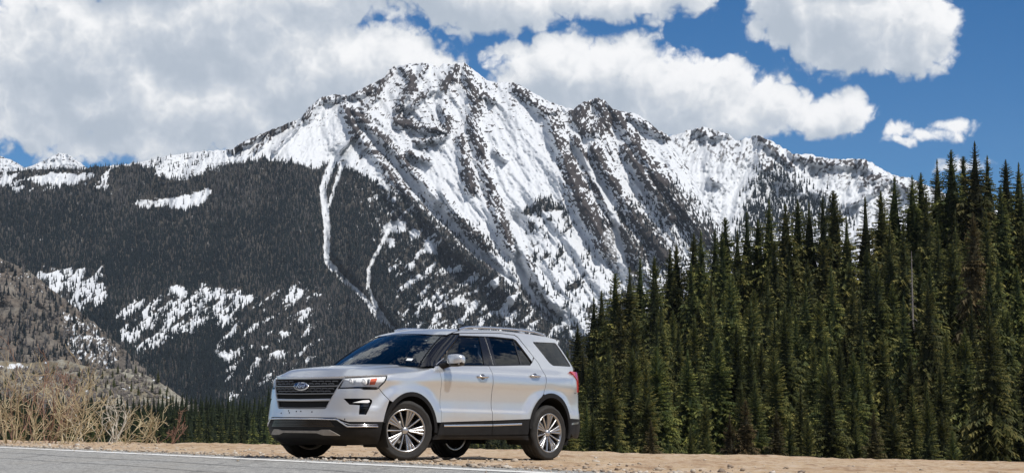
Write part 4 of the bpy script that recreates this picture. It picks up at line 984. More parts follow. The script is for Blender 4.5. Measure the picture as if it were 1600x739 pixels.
def strip(path, h, proud, f, step=.04, sink=.004, taper=False):
    """raised band of height h following a path on a skin"""
    D = densify(path, step, closed=False); e = 1e-3
    P = f(D[:, 0], D[:, 1]); du = f(D[:, 0] + e, D[:, 1]) - f(D[:, 0] - e, D[:, 1]); dv = f(D[:, 0], D[:, 1] + e) - f(D[:, 0], D[:, 1] - e)
    Nn = np.cross(du, dv); Nn /= np.linalg.norm(Nn, axis=1)[:, None]
    if np.median((Nn * (P - np.array([0, 0, .7]))).sum(1)) < 0: Nn = -Nn
    T = np.gradient(P, axis=0); T /= np.linalg.norm(T, axis=1)[:, None] + 1e-12; B = np.cross(Nn, T); B /= np.linalg.norm(B, axis=1)[:, None]
    hh = np.full(len(P), h / 2.0)
    if taper: hh = hh * np.clip(np.minimum(np.arange(len(P)), np.arange(len(P))[::-1]) / 2.0 + .3, 0, 1)
    prof = [(-1, -sink), (-1, proud * .6), (-.7, proud), (.7, proud), (1, proud * .6), (1, -sink)]
    V = np.stack([P + B * (hh * a)[:, None] + Nn * b for a, b in prof], 1)
    return V.reshape(-1, 3), grid_faces(len(P), len(prof))
def strip_ob(name, path, h, proud, f, mat, parent, both=False, **kw):
    V, Fq = strip(path, h, proud, f, **kw); o = mesh_ob(name, V, Fq, mat, parent, smooth=False)
    if both: mesh_ob(name, V * np.array([1, -1, 1]), Fq[:, ::-1], mat, parent, smooth=False)
    return o
def arc(cx, cz, r, a0, a1, n=18):
    t = np.radians(np.linspace(a0, a1, n)); return [(cx + r * math.cos(a), cz + r * math.sin(a)) for a in t]

def car_materials():
    M = {}
    # silver metallic paint with a film of road dust low on the body
    m, N, b, out = material('silver_paint'); tc = N.new('ShaderNodeTexCoord'); sp = N.new('ShaderNodeSeparateXYZ', inp={0: tc.outputs['Object']})
    fl = N.noise(tc.outputs['Object'], 900.0, 2, 0.5)
    base = N.mix(N.ramp(fl, [(.3, 0.0), (.7, 1.0)]), (.67, .69, .715), (.71, .73, .75))
    lo = N.ramp(sp.outputs[2], [(0.40, 1.0), (0.95, 0.12)])
    dn = N.ramp(N.noise(tc.outputs['Object'], 1.6, 3, .5), [(.30, 0.0), (.75, 1.0)])
    dust = N.math('MULTIPLY', N.math('MULTIPLY', lo, dn), .55)
    N.link(N.mix(dust, base, (.36, .29, .215)), b.inputs['Base Color'])
    N.link(N.math('SUBTRACT', .74, N.math('MULTIPLY', dust, .5)), b.inputs['Metallic'])
    N.link(N.math('ADD', .29, N.math('MULTIPLY', dust, .25)), b.inputs['Roughness'])
    b.inputs['Coat Weight'].default_value = .7; b.inputs['Coat Roughness'].default_value = .04
    M['paint'] = m
    M['black'] = simple_mat('black_plastic', (.011, .0105, .0105), .55, spec=.22, var=.3, vscale=9, bump=.08, bscale=700)
    M['gloss'] = simple_mat('gloss_black', (.008, .008, .01), .12, spec=.6)
    M['chrome'] = simple_mat('chrome', (.75, .75, .77), .12, metal=1.0)
    M['satin'] = simple_mat('satin_silver', (.52, .52, .53), .32, metal=.9)
    M['skid'] = simple_mat('skid_plate', (.30, .275, .25), .5, metal=.5, var=.2, vscale=12)
    M['rubber'] = simple_mat('tyre_rubber', (.017, .016, .015), .8, var=.4, vscale=14, bump=.1, bscale=300)
    M['dark'] = simple_mat('dark_interior', (.012, .012, .013), .8)
    M['well'] = simple_mat('wheel_well', (.010, .010, .010), .9)
    M['seat'] = simple_mat('seat_leather', (.035, .034, .034), .55)
    M['rim'] = simple_mat('machined_alloy', (.52, .515, .51), .28, metal=1.0)
    M['rimdark'] = simple_mat('grey_alloy', (.17, .17, .175), .4, metal=.9)
    M['rimmid'] = simple_mat('silver_alloy', (.27, .268, .265), .35, metal=.9)
    M['brake'] = simple_mat('brake_disc', (.20, .19, .18), .45, metal=.9, var=.2)
    M['amber'] = simple_mat('amber_reflector', (.75, .13, .04), .25, spec=.7, coat=1)
    M['tail'] = simple_mat('tail_lamp_red', (.52, .012, .016), .12, spec=.7, coat=1)
    M['white'] = simple_mat('white_label', (.75, .77, .78), .5)
    M['blue'] = simple_mat('emblem_blue', (.008, .016, .055), .15, coat=1)
    M['reflector'] = simple_mat('lamp_reflector', (.86, .87, .88), .35, metal=.0)
    def glass(name, tint, refl_ior, rough=0.0):
        m = bpy.data.materials.new(name); m.use_nodes = True; N = Nodes(m.node_tree)
        out = N.new('ShaderNodeOutputMaterial'); tr = N.new('ShaderNodeBsdfTransparent'); tr.inputs[0].default_value = (*tint, 1)
        gl = N.new('ShaderNodeBsdfGlossy'); gl.inputs['Roughness'].default_value = rough; gl.inputs[0].default_value = (.95, .97, .97, 1)
        fr = N.new('ShaderNodeFresnel'); fr.inputs[0].default_value = refl_ior
        mx = N.new('ShaderNodeMixShader'); N.link(fr.outputs[0], mx.inputs[0]); N.link(tr.outputs[0], mx.inputs[1]); N.link(gl.outputs[0], mx.inputs[2])
        N.link(mx.outputs[0], out.inputs[0]); return m
    M['windshield'] = glass('windshield_glass', (.42, .50, .49), 1.95)
    M['glass'] = glass('tinted_glass', (.30, .33, .33), 1.6)
    M['privacy'] = glass('privacy_glass', (.035, .04, .042), 1.5)
    M['lens'] = glass('clear_lens', (.95, .96, .97), 1.3)
    return M

def build_wheel(M, root, loc, side, steer=0.0, spin=0.0):
    """wheel (rim barrel) > tyre, spokes, cap, disc; local +Y is outward on the left side"""
    R = .381
    fl = 1 if side > 0 else -1
    prof = [(.235, -.095), (.262, -.105), (.272, -.10), (.262, -.07), (.245, -.02), (.243, .06), (.250, .095), (.262, .113), (.272, .118), (.272, .125), (.262, .126), (.252, .118), (.247, .10), (.240, .06), (.240, -.02), (.235, -.095)]
    V, F = lathe(prof, 56); w = mesh_ob('wheel', V * np.array([1, fl, 1]), F if fl > 0 else F[:, ::-1], M['rim'], root)
    w.location = loc; w.rotation_euler = (0, 0, steer)
    sp = Matrix.Rotation(spin, 4, 'Y')
    # tyre with three tread grooves and a raised sidewall band
    t = [(.270, -.112), (.285, -.124), (.315, -.134), (.345, -.132), (.364, -.122), (.374, -.108), (R, -.09), (R, -.072), (.372, -.069), (.372, -.058), (R, -.055), (R, -.006), (.372, -.003), (.372, .008), (R, .011),
         (R, .055), (.372, .058), (.372, .069), (R, .072), (R, .09), (.374, .108), (.364, .122), (.348, .131), (.330, .1345), (.326, .132), (.306, .132), (.290, .127), (.276, .122), (.268, .115)]
    V, F = lathe(t, 64)
    # shoulder tread blocks: alternate segments sit a little lower
    rad = np.hypot(V[:, 0], V[:, 2]); ang = np.arctan2(V[:, 2], V[:, 0]); blk = (np.floor(ang / (2 * np.pi) * 32 + .01).astype(int) % 2 == 0)
    k = np.where((rad > .36) & (np.abs(V[:, 1]) > .08) & blk, .988, 1.0); V[:, 0] *= k; V[:, 2] *= k
    V[:, 2] = np.maximum(V[:, 2], -.372)          # contact patch
    mesh_ob('tyre', V * np.array([1, fl, 1]), F if fl > 0 else F[:, ::-1], M['rubber'], w)
    # five broad fluted spokes and five thin ones
    def bar(a, r0, r1, w0, w1, y0, y1, th, mat, name='spoke'):
        c, s = math.cos(a), math.sin(a); rd = np.array([c, 0, s]); tg = np.array([-s, 0, c]); vs = []
        for r, ww, y in ((r0, w0, y0), ((r0 + r1) / 2, (w0 + w1) / 2, (y0 + y1) / 2 + .006), (r1, w1, y1)):
            for e, h in ((-1, -th), (-.75, 0), (.75, 0), (1, -th)):
                vs.append(rd * r + tg * (e * ww / 2) + np.array([0, y + h, 0]))
        f = []
        for i in range(2):
            for j in range(4):
                a0, b0 = i * 4 + j, i * 4 + (j + 1) % 4; f.append((a0, b0, b0 + 4, a0 + 4))
        vs = np.array(vs) * np.array([1, fl, 1])
        mesh_ob(name, vs, np.array(f), mat, w, smooth=False)
    for k in range(5):
        a = math.pi / 2 + k * 2 * math.pi / 5 + spin
        bar(a, .045, .254, .034, .125, .090, .108, .05, M['rimmid'])
        for d in (-1, 0, 1):
            vs = d * .16
            c0 = a + d * .10
            # three raised ridges fan out on the broad spoke
            r0, r1 = .06, .252; p0 = a + d * .10; p1 = a + d * .19
            A = np.array([math.cos(p0) * r0, 0, math.sin(p0) * r0]); B = np.array([math.cos(p1) * r1, 0, math.sin(p1) * r1]); D = B - A; L = np.linalg.norm(D)
            tg = np.cross(D / L, [0, 1, 0]); ww = (.012, .034) if d else (.009, .028)
            V = []
            for q, wd, y in ((A, ww[0], .094), ((A + B) / 2, sum(ww) / 2, .108), (B, ww[1], .114)):
                for e, h in ((-1, -.012), (-.8, 0), (.8, 0), (1, -.012)): V.append(q + tg * e * wd / 2 + np.array([0, y + h, 0]))
            f = [(i * 4 + j, i * 4 + (j + 1) % 4, i * 4 + 4 + (j + 1) % 4, i * 4 + 4 + j) for i in range(2) for j in range(4)]
            mesh_ob('spoke_ridge', np.array(V) * np.array([1, fl, 1]), np.array(f), M['rim'], w, smooth=False)
        bar(a + math.pi / 5, .05, .256, .016, .026, .092, .112, .045, M['rim'])
    V, F = lathe([(0, .112), (.03, .111), (.042, .104), (.046, .085), (.06, .07), (.075, .03)], 24)
    mesh_ob('centre_cap', V * np.array([1, fl, 1]), F, M['satin'], w)
    V, F = lathe([(.05, .03), (.17, .03), (.172, .018), (.05, .018)], 32)
    mesh_ob('brake_disc', V * np.array([1, fl, 1]), F, M['brake'], w)
    V, F = lathe([(0, -.02), (.236, -.03), (.236, -.06), (0, -.06)], 24)
    mesh_ob('hub_carrier', V * np.array([1, fl, 1]), F, M['well'], w)
    return w

def build_car():
    M = car_materials()
    root = empty('parked_suv', label='silver SUV parked at an angle on the gravel shoulder', category='car')
    FA, RA = (1.40, .383), (-1.455, .43)
    # ---------------- front fascia (u along the plan outline, z height)
    gr_top = [(-.671, 1.026), (-.35, 1.014), (0, 1.010), (.35, 1.014), (.671, 1.026)]
    head = [(.668, 1.024), (.90, 1.036), (1.14, 1.048), (1.278, 1.058), (1.225, .965), (1.15, .893), (1.12, .878), (.94, .873), (.892, .888), (.60, .880)]
    fog = [(.671, .757), (1.02, .763), (1.058, .745), (1.058, .715), (.971, .561), (.876, .563), (.885, .677), (.755, .682)]
    low_edge = [(1.214, .474), (.745, .468), (.575, .518)]
    half = [(.445, .655), (.575, .874), (.60, .878), (.892, .886), (.94, .871), (1.12, .876), (1.155, .892), (1.24, .80), (1.30, .745)] + [(1.262, .64), (1.236, .56), (1.216, .476)] + low_edge
    cover = [(0, .625), (.42, .630)] + half + [(0, .518)]
    cover = cover + [(-u, z) for u, z in cover[::-1] if u > 0]
    panel('bumper_cover', cover, S2, M['paint'], root, holes=[fog, [(-u, z) for u, z in fog]], spacing=.035, depth=.03)
    # black lower bumper
    lowb = [(0, .516), (.572, .516), (.742, .464), (1.213, .470), (1.19, .36), (1.165, .20), (.9, .175), (.4, .17), (0, .17)]
    lowb = lowb + [(-u, z) for u, z in lowb[::-1] if u > 0]
    panel('lower_bumper', lowb, S2, M['black'], root, spacing=.04, depth=.03, off=-.004)
    # lower air intake recess with slats
    inn = [(-.50, .488), (.50, .488), (.58, .40), (-.58, .40)]
    ai = panel('lower_air_intake', inn, S2, M['gloss'], root, spacing=.05, off=.001, depth=.006)
    for k in range(4): strip_ob('intake_slat', [(-.5 - .02 * k, .475 - .018 * k), (.5 + .02 * k, .475 - .018 * k)], .006, .006, S2, M['black'], ai)
    ch = [(-1.13, .418), (-.735, .412), (-.60, .498), (-.3, .502), (.3, .502), (.60, .498), (.735, .412), (1.13, .418)]
    strip_ob('chrome_trim', ch, .020, .012, S2, M['chrome'], root)
    strip_ob('chrome_trim', [(.64, .474), (.77, .436), (1.12, .440)], .008, .010, S2, M['chrome'], root)
    strip_ob('chrome_trim', [(-.64, .474), (-.77, .436), (-1.12, .440)], .008, .010, S2, M['chrome'], root)
    skid = [(-.64, .30), (-.50, .372), (-.38, .372), (-.33, .358), (.33, .358), (.38, .372), (.50, .372), (.64, .30), (.40, .30), (.30, .325), (-.30, .325), (-.40, .30)]
    panel('skid_plate', skid, S2, M['skid'], root, spacing=.04, off=.012, depth=.02)
    for u, z in ((-.18, .575), (-.20, .60), (-.05, .592), (.03, .594), (.22, .588), (.70, .502), (-.35, .57)):
        V, F = lathe([(0, 0), (.009, .001), (.010, -.003)], 10, 'x'); p = S2(u, z) + np.array([.002, 0, 0]); mesh_ob('bolt_hole', V + p, F, M['gloss'], root)
    # ---------------- grille
    gp = [(-.443, .648), (-.572, .875), (-.668, 1.022)] + gr_top[1:-1] + [(.668, 1.022), (.572, .875), (.443, .648), (0, .635)]
    gr = panel('grille', gp, S2, M['well'], root, spacing=.05, off=-.028, depth=0)
    def gw(z): return np.interp(z, [.648, .875, 1.022], [.443, .572, .668])
    for z, h in ((1.004, .010), (.912, .015), (.818, .013), (.740, .028), (.640, .012)):
        w = float(gw(z)) - .008
        strip_ob('grille_bar', [(-w, z), (-w / 2, z - .004), (0, z - .006), (w / 2, z - .004), (w, z)], h, .004, S2, M['satin'] if h > .02 else M['rimmid'], gr, sink=.03)
    for zc, sgn in ((.958, 1), (.865, 1)):
        n = 11
        for r_, (dz, ofs) in enumerate(((.018, 0), (-.014, .5))):
            for k in range(n):
                w = float(gw(zc)) - .03; u0 = -w + (k + ofs) * 2 * w / n
                if u0 + .085 > w or abs(u0 + .045) < .13 and zc > .9: continue
                strip_ob('grille_scale', [(u0, zc + dz - .006), (u0 + .02, zc + dz), (u0 + .075, zc + dz), (u0 + .088, zc + dz - .010)], .011, -.006, S2, M['rimdark'], gr, sink=.02)
    for sg in (1, -1):
        strip_ob('grille_frame', [(sg * .668, 1.02), (sg * .572, .875), (sg * .446, .652)], .012, .004, S2, M['satin'], gr, sink=.02)
    # oval emblem with script lettering
    p0 = S2(0.0, .908) + np.array([.012, 0, 0]); tilt = Matrix.Rotation(math.radians(-12), 4, 'Y')
    th = np.linspace(0, 2 * np.pi, 40, endpoint=False)
    def oval(a, b_, x0, x1, mat, nm, par):
        V = np.concatenate([[(x1, 0, 0)], np.stack([np.full(40, x1), a * np.cos(th), b_ * np.sin(th)], 1), np.stack([np.full(40, x0), a * 1.02 * np.cos(th), b_ * 1.02 * np.sin(th)], 1)])
        F = [np.array([(0, 1 + i, 1 + (i + 1) % 40) for i in range(40)]), np.array([(1 + i, 41 + i, 41 + (i + 1) % 40, 1 + (i + 1) % 40) for i in range(40)])]
        o = mesh_ob(nm, V, F, mat, par, smooth=False); return o
    em = oval(.125, .052, -.03, .006, M['chrome'], 'emblem', root); em.location = p0; em.rotation_euler = (0, math.radians(-8), 0)
    oval(.112, .042, 0, .009, M['blue'], 'emblem_field', em)
    cu = bpy.data.curves.new('lettering', 'FONT'); cu.body = 'Ford'; cu.size = .075; cu.shear = .35; cu.align_x = 'CENTER'; cu.align_y = 'CENTER'; cu.extrude = .001
    tmp = bpy.data.objects.new('tmp', cu); COL.objects.link(tmp); bpy.context.view_layer.update()
    me = bpy.data.meshes.new_from_object(tmp.evaluated_get(bpy.context.evaluated_depsgraph_get())); bpy.data.objects.remove(tmp)
    me.materials.clear(); me.materials.append(M['chrome'])
    lt = link(bpy.data.objects.new('emblem_lettering', me), em); lt.location = (.011, 0, 0); lt.rotation_euler = (math.pi / 2, 0, math.pi / 2)
    # ---------------- headlights, fog lamps
    for sg in (1, -1):
        fm = (lambda u, z, s=sg: S2(np.asarray(u) * s, z))
        hl = panel('headlight', head, fm, M['lens'], root, spacing=.035, off=.001, depth=.0)
        panel('lamp_housing', head, fm, M['reflector'], hl, spacing=.035, off=-.016, depth=-.016)
        panel('lamp_lower_trim', [(.605, .884), (.895, .892), (.94, .878), (1.12, .882), (1.14, .898), (1.14, .908), (.90, .912), (.62, .898)], fm, M['gloss'], hl, spacing=.04, off=-.012, depth=.004)
        panel('amber_reflector', [(1.04, 1.012), (1.135, 1.025), (1.10, .935), (1.02, .93)], fm, M['amber'], hl, spacing=.04, off=-.010, depth=.006)
        panel('lamp_shroud', [(.80, 1.0), (.845, 1.005), (.82, .93), (.775, .93)], fm, M['white'], hl, spacing=.04, off=-.008, depth=.008)
        panel('lamp_divider', [(1.0, 1.015), (1.035, 1.018), (1.01, .93), (.97, .93)], fm, M['rimdark'], hl, spacing=.04, off=-.011, depth=.005)
        for uu_, r_ in ((.735, .036), (.915, .038)):
            pc = fm(uu_, .965) - np.array([.035, 0, 0]); V, F = lathe([(0, .03), (r_ * .5, .026), (r_ * .85, .012), (r_, .014), (r_ * 1.15, .01), (r_ * 1.2, -.01)], 20, 'x')
            mesh_ob('projector_lamp', V + pc, F, M['reflector'], hl)
        fg = panel('fog_lamp', fog, fm, M['gloss'], root, spacing=.04, off=-.03, depth=-.03)
        panel('fog_lens', [(.79, .708), (.93, .742), (1.02, .748), (1.035, .72), (1.0, .705), (.92, .706)], fm, M['reflector'], fg, spacing=.04, off=-.008, depth=.02)
        for k in range(4): strip_ob('vent_slat', [(.895, .655 - .022 * k), (1.0 - .012 * k, .655 - .022 * k)], .006, -.012, fm, M['black'], fg, sink=.03)
    # ---------------- hood
    fe = [(u, float(np.interp(abs(u), [0, .35, .671, 1.14, 1.285], [1.016, 1.020, 1.032, 1.054, 1.066]))) for u in np.linspace(-1.285, 1.285, 65)]
    front = S2(np.array([u for u, z in fe]), np.array([z for u, z in fe]))
    sd = np.array([(1.285, 1.066), (1.51, 1.093), (1.70, 1.110), (1.869, 1.128), (2.03, 1.160), (2.10, 1.178)])
    us = np.linspace(1.30, 2.10, 24); side_l = S2(us, np.interp(us, sd[:, 0], sd[:, 1]))
    yb = np.linspace(side_l[-1, 1], -side_l[-1, 1], 30)[1:-1]
    xe = side_l[-1, 0]; back = np.stack([xe + .06 * (1 - (yb / side_l[-1, 1]) ** 2), yb, 0 * yb], 1)
    loop = np.vstack([front, side_l, back, (side_l * np.array([1, -1, 1]))[::-1]])
    bound = np.vstack([front, side_l, side_l * np.array([1, -1, 1])])
    def hood_z(V2, F):
        x, y = V2[:, 0], V2[:, 1]
        zc = smooth_interp(x, [.9, 1.1, 1.4, 1.8, 2.1, 2.3, 2.45], [1.236, 1.228, 1.212, 1.176, 1.135, 1.09, 1.05])
        H = zc - .055 * (np.abs(y) / .9) ** 2.2 + .014 * (1 - sstep(.50, .58, np.abs(y) + (1.4 - x) * .06)) - .006
        d2 = ((x[:, None] - bound[None, :, 0]) ** 2 + (y[:, None] - bound[None, :, 1]) ** 2); j = d2.argmin(1); d = np.sqrt(d2.min(1))
        k = 1 - (1 - np.clip(d / .24, 0, 1)) ** 2.0
        z = bound[j, 2] + (H - bound[j, 2]) * k
        P = np.stack([x, y, z], 1); Nn = np.zeros_like(P)
        fn = np.cross(P[F[:, 1]] - P[F[:, 0]], P[F[:, 2]] - P[F[:, 0]]); fn *= np.sign(fn[:, 2:3] + 1e-12)
        for q in range(3): np.add.at(Nn, F[:, q], fn)
        Nn /= np.linalg.norm(Nn, axis=1)[:, None] + 1e-12
        return P, Nn
    panel('hood', loop[:, :2], None, M['paint'], root, spacing=.022, depth=.025, zfun=hood_z, gap=.002, centre=(1.5, 0, 0))
    # ---------------- body sides (both)
    archF_edge = [(float(u_of_x(x)), z) for x, z in arc(FA[0], FA[1], .475, 167, 46)]
    fender = [(1.155, .896), (1.232, .965), (1.288, 1.060), (1.51, 1.088), (1.70, 1.105), (1.869, 1.122), (2.03, 1.155), (2.13, 1.182), (2.16, 1.196), (2.20, 1.16), (2.235, 1.06), (2.249, .95), (2.251, .482)] + [(2.17, .482)] + archF_edge + [(1.30, .748), (1.245, .80)]
    panel('fender', fender, S, M['paint'], root, both=True, spacing=.035, depth=.02)
    fd = [(.836, .486), (.838, .95), (.852, 1.06), (.887, 1.16), (.928, 1.198), (.86, 1.214), (.4, 1.232), (-.118, 1.250), (-.188, 1.253), (-.188, .522)]
    fdoor = panel('front_door', fd, Q, M['paint'], root, both=True, spacing=.035)
    rd = [(-.193, .522), (-.193, 1.253), (-.37, 1.262), (-.92, 1.290), (-1.115, 1.296), (-1.187, 1.335), (-1.27, 1.40), (-1.325, 1.33), (-1.345, 1.22), (-1.34, 1.08), (-1.318, .985), (-1.285, .905)] + [q for q in arc(RA[0], RA[1], .485, 62, 15)]
    rdoor = panel('rear_door', rd, Q, M['paint'], root, both=True, spacing=.035)
    qp = [(-1.29, .905), (-1.322, .985), (-1.345, 1.08), (-1.35, 1.22), (-1.33, 1.33), (-1.275, 1.405), (-1.11, 1.685), (-1.06, 1.712), (-.734, 1.722), (-.4, 1.708), (.12, 1.678), (.26, 1.668), (.20, 1.690),
          (.07, 1.715), (-.5, 1.742), (-1.05, 1.75), (-1.5, 1.74), (-1.8, 1.725), (-2.04, 1.698), (-2.05, 1.66), (-2.02, 1.645), (-2.20, 1.290), (-2.16, 1.245), (-2.145, 1.16), (-2.10, .93), (-1.985, .73), (-1.915, .60)] + arc(RA[0], RA[1], .485, 158, 72)
    qg = round_corners([(-1.400, 1.632), (-1.985, 1.645), (-2.150, 1.311), (-1.655, 1.306), (-1.59, 1.347)], .03)
    # keep the flange to the roof panel closed: the quarter panel carries the cant rail
    qpan = panel('quarter_panel', qp, Q, M['paint'], root, both=True, holes=[qg], spacing=.035)
    df = [(.13, 1.672), (-.4, 1.702), (-.734, 1.716), (-1.04, 1.706), (-1.10, 1.675), (-1.262, 1.412), (-1.192, 1.345), (-1.025, 1.632), (-.978, 1.652), (-.558, 1.66), (-.43, 1.658), (-.254, 1.652), (.14, 1.641)]
    for k in range(2): panel('window_frame', df, Q, M['paint'], rdoor[k], mirror_only=bool(k), spacing=.035, gap=.002)
    # window glass: black surround, then panes
    fw = round_corners([(.845, 1.222), (-.112, 1.258), (-.254, 1.646), (.150, 1.636)], .02)
    rw = round_corners([(-.365, 1.268), (-.905, 1.294), (-.972, 1.642), (-.558, 1.655), (-.455, 1.654)], .02)
    rw2 = round_corners([(-.935, 1.296), (-1.110, 1.300), (-1.18, 1.342), (-1.022, 1.624), (-.988, 1.640)], .015)
    bp = [(-.105, 1.254), (-.37, 1.264), (-.462, 1.662), (-.248, 1.655)]
    dv = [(-.900, 1.291), (-.942, 1.294), (-.996, 1.650), (-.966, 1.651)]
    for k in range(2):
        mo = bool(k)
        panel('window_glass', fw, Q, M['glass'], fdoor[k], mirror_only=mo, spacing=.05, off=-.012, depth=0)
        panel('window_glass', rw, Q, M['privacy'], rdoor[k], mirror_only=mo, spacing=.05, off=-.012, depth=0)
        panel('vent_glass', rw2, Q, M['privacy'], rdoor[k], mirror_only=mo, spacing=.05, off=-.012, depth=0)
        panel('pillar_trim', bp, Q, M['gloss'], rdoor[k], mirror_only=mo, spacing=.05, off=-.004, depth=.02)
        panel('window_divider', dv, Q, M['gloss'], rdoor[k], mirror_only=mo, spacing=.05, off=-.006, depth=.02)
        panel('quarter_glass', qg, Q, M['privacy'], qpan[k], mirror_only=mo, spacing=.05, off=-.008, depth=0)
        sg = -1 if k else 1
        fq = (lambda x, z, s=sg: Q(x, z) * np.array([1, s, 1]))
        strip_ob('window_sill_trim', [(.86, 1.214), (.4, 1.232), (-.118, 1.251), (-.37, 1.262), (-.92, 1.290), (-1.115, 1.297)], .014, .006, fq, M['gloss'], fdoor[k])
        strip_ob('door_seam', [(-.300, 1.262), (-.372, 1.655)], .006, .002, fq, M['rimdark'], rdoor[k])
        strip_ob('window_top_trim', [(.16, 1.640), (-.254, 1.652), (-.558, 1.66), (-.975, 1.652), (-1.024, 1.632), (-1.188, 1.34)], .012, .003, fq, M['gloss'], rdoor[k])
    # ---------------- cladding, sills, arches
    for sg in (1, -1):
        fq = (lambda x, z, s=sg: Q(x, z) * np.array([1, s, 1])); k = 0 if sg > 0 else 1
        c1 = [(.855, .480), (-.187, .517), (-.187, .335), (.92, .32)]
        c2 = [(-.192, .517), (-.965, .550), (-.955, .40), (-.93, .345), (-.192, .335)]
        for cc, par in ((c1, fdoor[k]), (c2, rdoor[k])): panel('door_cladding', cc, fq, M['black'], par, spacing=.04, off=.006, depth=.02)
        panel('rocker_panel', [(.955, .325), (-.94, .338), (-.98, .27), (.99, .262)], fq, M['black'], root, spacing=.05, off=-.004, depth=.05)
        strip_ob('chrome_strip', [(.790, .442), (-.182, .463)], .030, .014, fq, M['chrome'], fdoor[k])
        strip_ob('chrome_strip', [(-.198, .463), (-.80, .486)], .030, .014, fq, M['chrome'], rdoor[k])
        for (cx, cz), a0, a1 in ((FA, -22, 176), (RA, 0, 197)):
            ro, ri = .478 if cx > 0 else .488, .425
            ring = arc(cx, cz, ro, a0, a1, 40) + arc(cx, cz, ri, a1, a0, 40)
            if cx > 0: ring = arc(cx, cz, ro, 10, 184, 40) + arc(cx, cz, ri, 184, 10, 40)
            panel('arch_cladding', ring, fq, M['black'], root, spacing=.03, off=.008, depth=.05, gap=0)
            # wheel well liner
            th = np.radians(np.linspace(-30, 210, 30)); yy = np.array([.985, .90, .75, .55]) * sg
            V = np.array([[(cx + (.45 + .0 * j) * math.cos(t), y, cz - .0 + (.45) * math.sin(t)) for j, y in enumerate(yy)] for t in th]).reshape(-1, 3)
            V[:, 1] -= sg * .02; mesh_ob('wheel_well', V, grid_faces(30, 4), M['well'], root)
            Vd = np.array([(cx, .56 * sg, cz)] + [(cx + .46 * math.cos(t), .56 * sg, cz + .46 * math.sin(t)) for t in th]); mesh_ob('wheel_well', Vd, np.array([(0, 1 + i, 2 + i) for i in range(29)]), M['well'], root)
        # rear bumper, lamp
        panel('rear_bumper', [(5.012, .735), (5.155, .935), (5.28, .935), (5.6, .90), (6.33, .90), (6.33, .56), (5.02, .575), (4.996, .61)], (lambda u, z, s=sg: S2(np.asarray(u) * s, z)), M['paint'], root, spacing=.04)
        fu = (lambda u, z, s=sg: S2(np.asarray(u) * s, z))
        panel('rear_lower_bumper', [(5.0, .555), (5.02, .572), (6.33, .556), (6.33, .30), (5.3, .30), (5.10, .34), (4.985, .395)], fu, M['black'], root, spacing=.05, off=.004, depth=.04)
        panel('chrome_strip', [(5.05, .488), (5.30, .502), (5.32, .536), (5.07, .522)], fu, M['chrome'], root, spacing=.05, off=.012, depth=.01)
        panel('tail_lamp', [(5.105, 1.238), (5.50, 1.232), (5.50, .96), (5.335, .95), (5.30, 1.12), (5.20, 1.17)], fu, M['tail'], root, spacing=.04, off=.012, depth=.03)
        panel('tailgate', [(5.165, 1.235), (6.33, 1.25), (6.33, .905), (5.16, .942)], fu, M['paint'], root, spacing=.05, off=-.002)
    # ---------------- roof, windscreen, rear glass
    ze = ([-2.10, -2.04, -1.8, -1.5, -1.05, -.5, .07, .2, .30, .40, .52], [1.690, 1.698, 1.725, 1.74, 1.75, 1.742, 1.715, 1.692, 1.666, 1.638, 1.606])
    nu_, nv_ = 60, 41
    a = np.linspace(-1, 1, nv_)[None, :]; t = np.linspace(0, 1, nu_)[:, None]
    x0 = .385 + .11 * (1 - a ** 2); x1 = -2.05 - .09 * (1 - a ** 2); X = x0 + (x1 - x0) * t
    E = np.interp(np.clip(X, -2.1, .52), ze[0], ze[1]); E = smooth_interp(np.clip(X, -2.1, .52), ze[0], ze[1])
    Y = a * (Gy(X, E) - .004); crown = .034 * (1 - np.abs(a) ** 2.6)
    Z = E + crown
    P = np.stack([X, Y, Z], -1).reshape(-1, 3)
    roof = mesh_ob('roof', P, grid_faces(nu_, nv_)[:, ::-1], M['paint'], root)
    # header lip + rear spoiler underside
    def ws(a, b):
        a = np.asarray(a, float); b = np.asarray(b, float)
        base = np.stack([1.24 - .17 * a ** 2, .835 * a, 1.222 - .028 * a ** 2], -1); top = np.stack([.50 - .11 * a ** 2, .622 * a, 1.660 - .030 * a ** 2], -1)
        q = base + (top - base) * b[..., None]
        q[..., 2] += .020 * 4 * b * (1 - b); q[..., 0] += .012 * 4 * b * (1 - b); return q
    A, B = np.meshgrid(np.linspace(-.985, .985, 31), np.linspace(0, 1, 15), indexing='ij'); W = ws(A, B)
    wsob = mesh_ob('windshield', W.reshape(-1, 3), grid_faces(31, 15), M['windshield'], root)
    # frit band and sticker on the glass
    A, B = np.meshgrid(np.linspace(-.985, .985, 25), np.array([.972, 1.0]), indexing='ij'); Wb = ws(A, B) + np.array([.003, 0, .004]); mesh_ob('frit_band', Wb.reshape(-1, 3), grid_faces(25, 2), M['gloss'], wsob)
    A, B = np.meshgrid(np.array([.70, .80]), np.array([.13, .19]), indexing='ij'); mesh_ob('sticker', (ws(A, B) + np.array([.003, 0, .004])).reshape(-1, 3), grid_faces(2, 2), M['white'], wsob, smooth=False)
    box_ob('rear_view_mirror', (.56, 0, 1.53), (.03, .22, .07), M['dark'], wsob, bevel=.01)
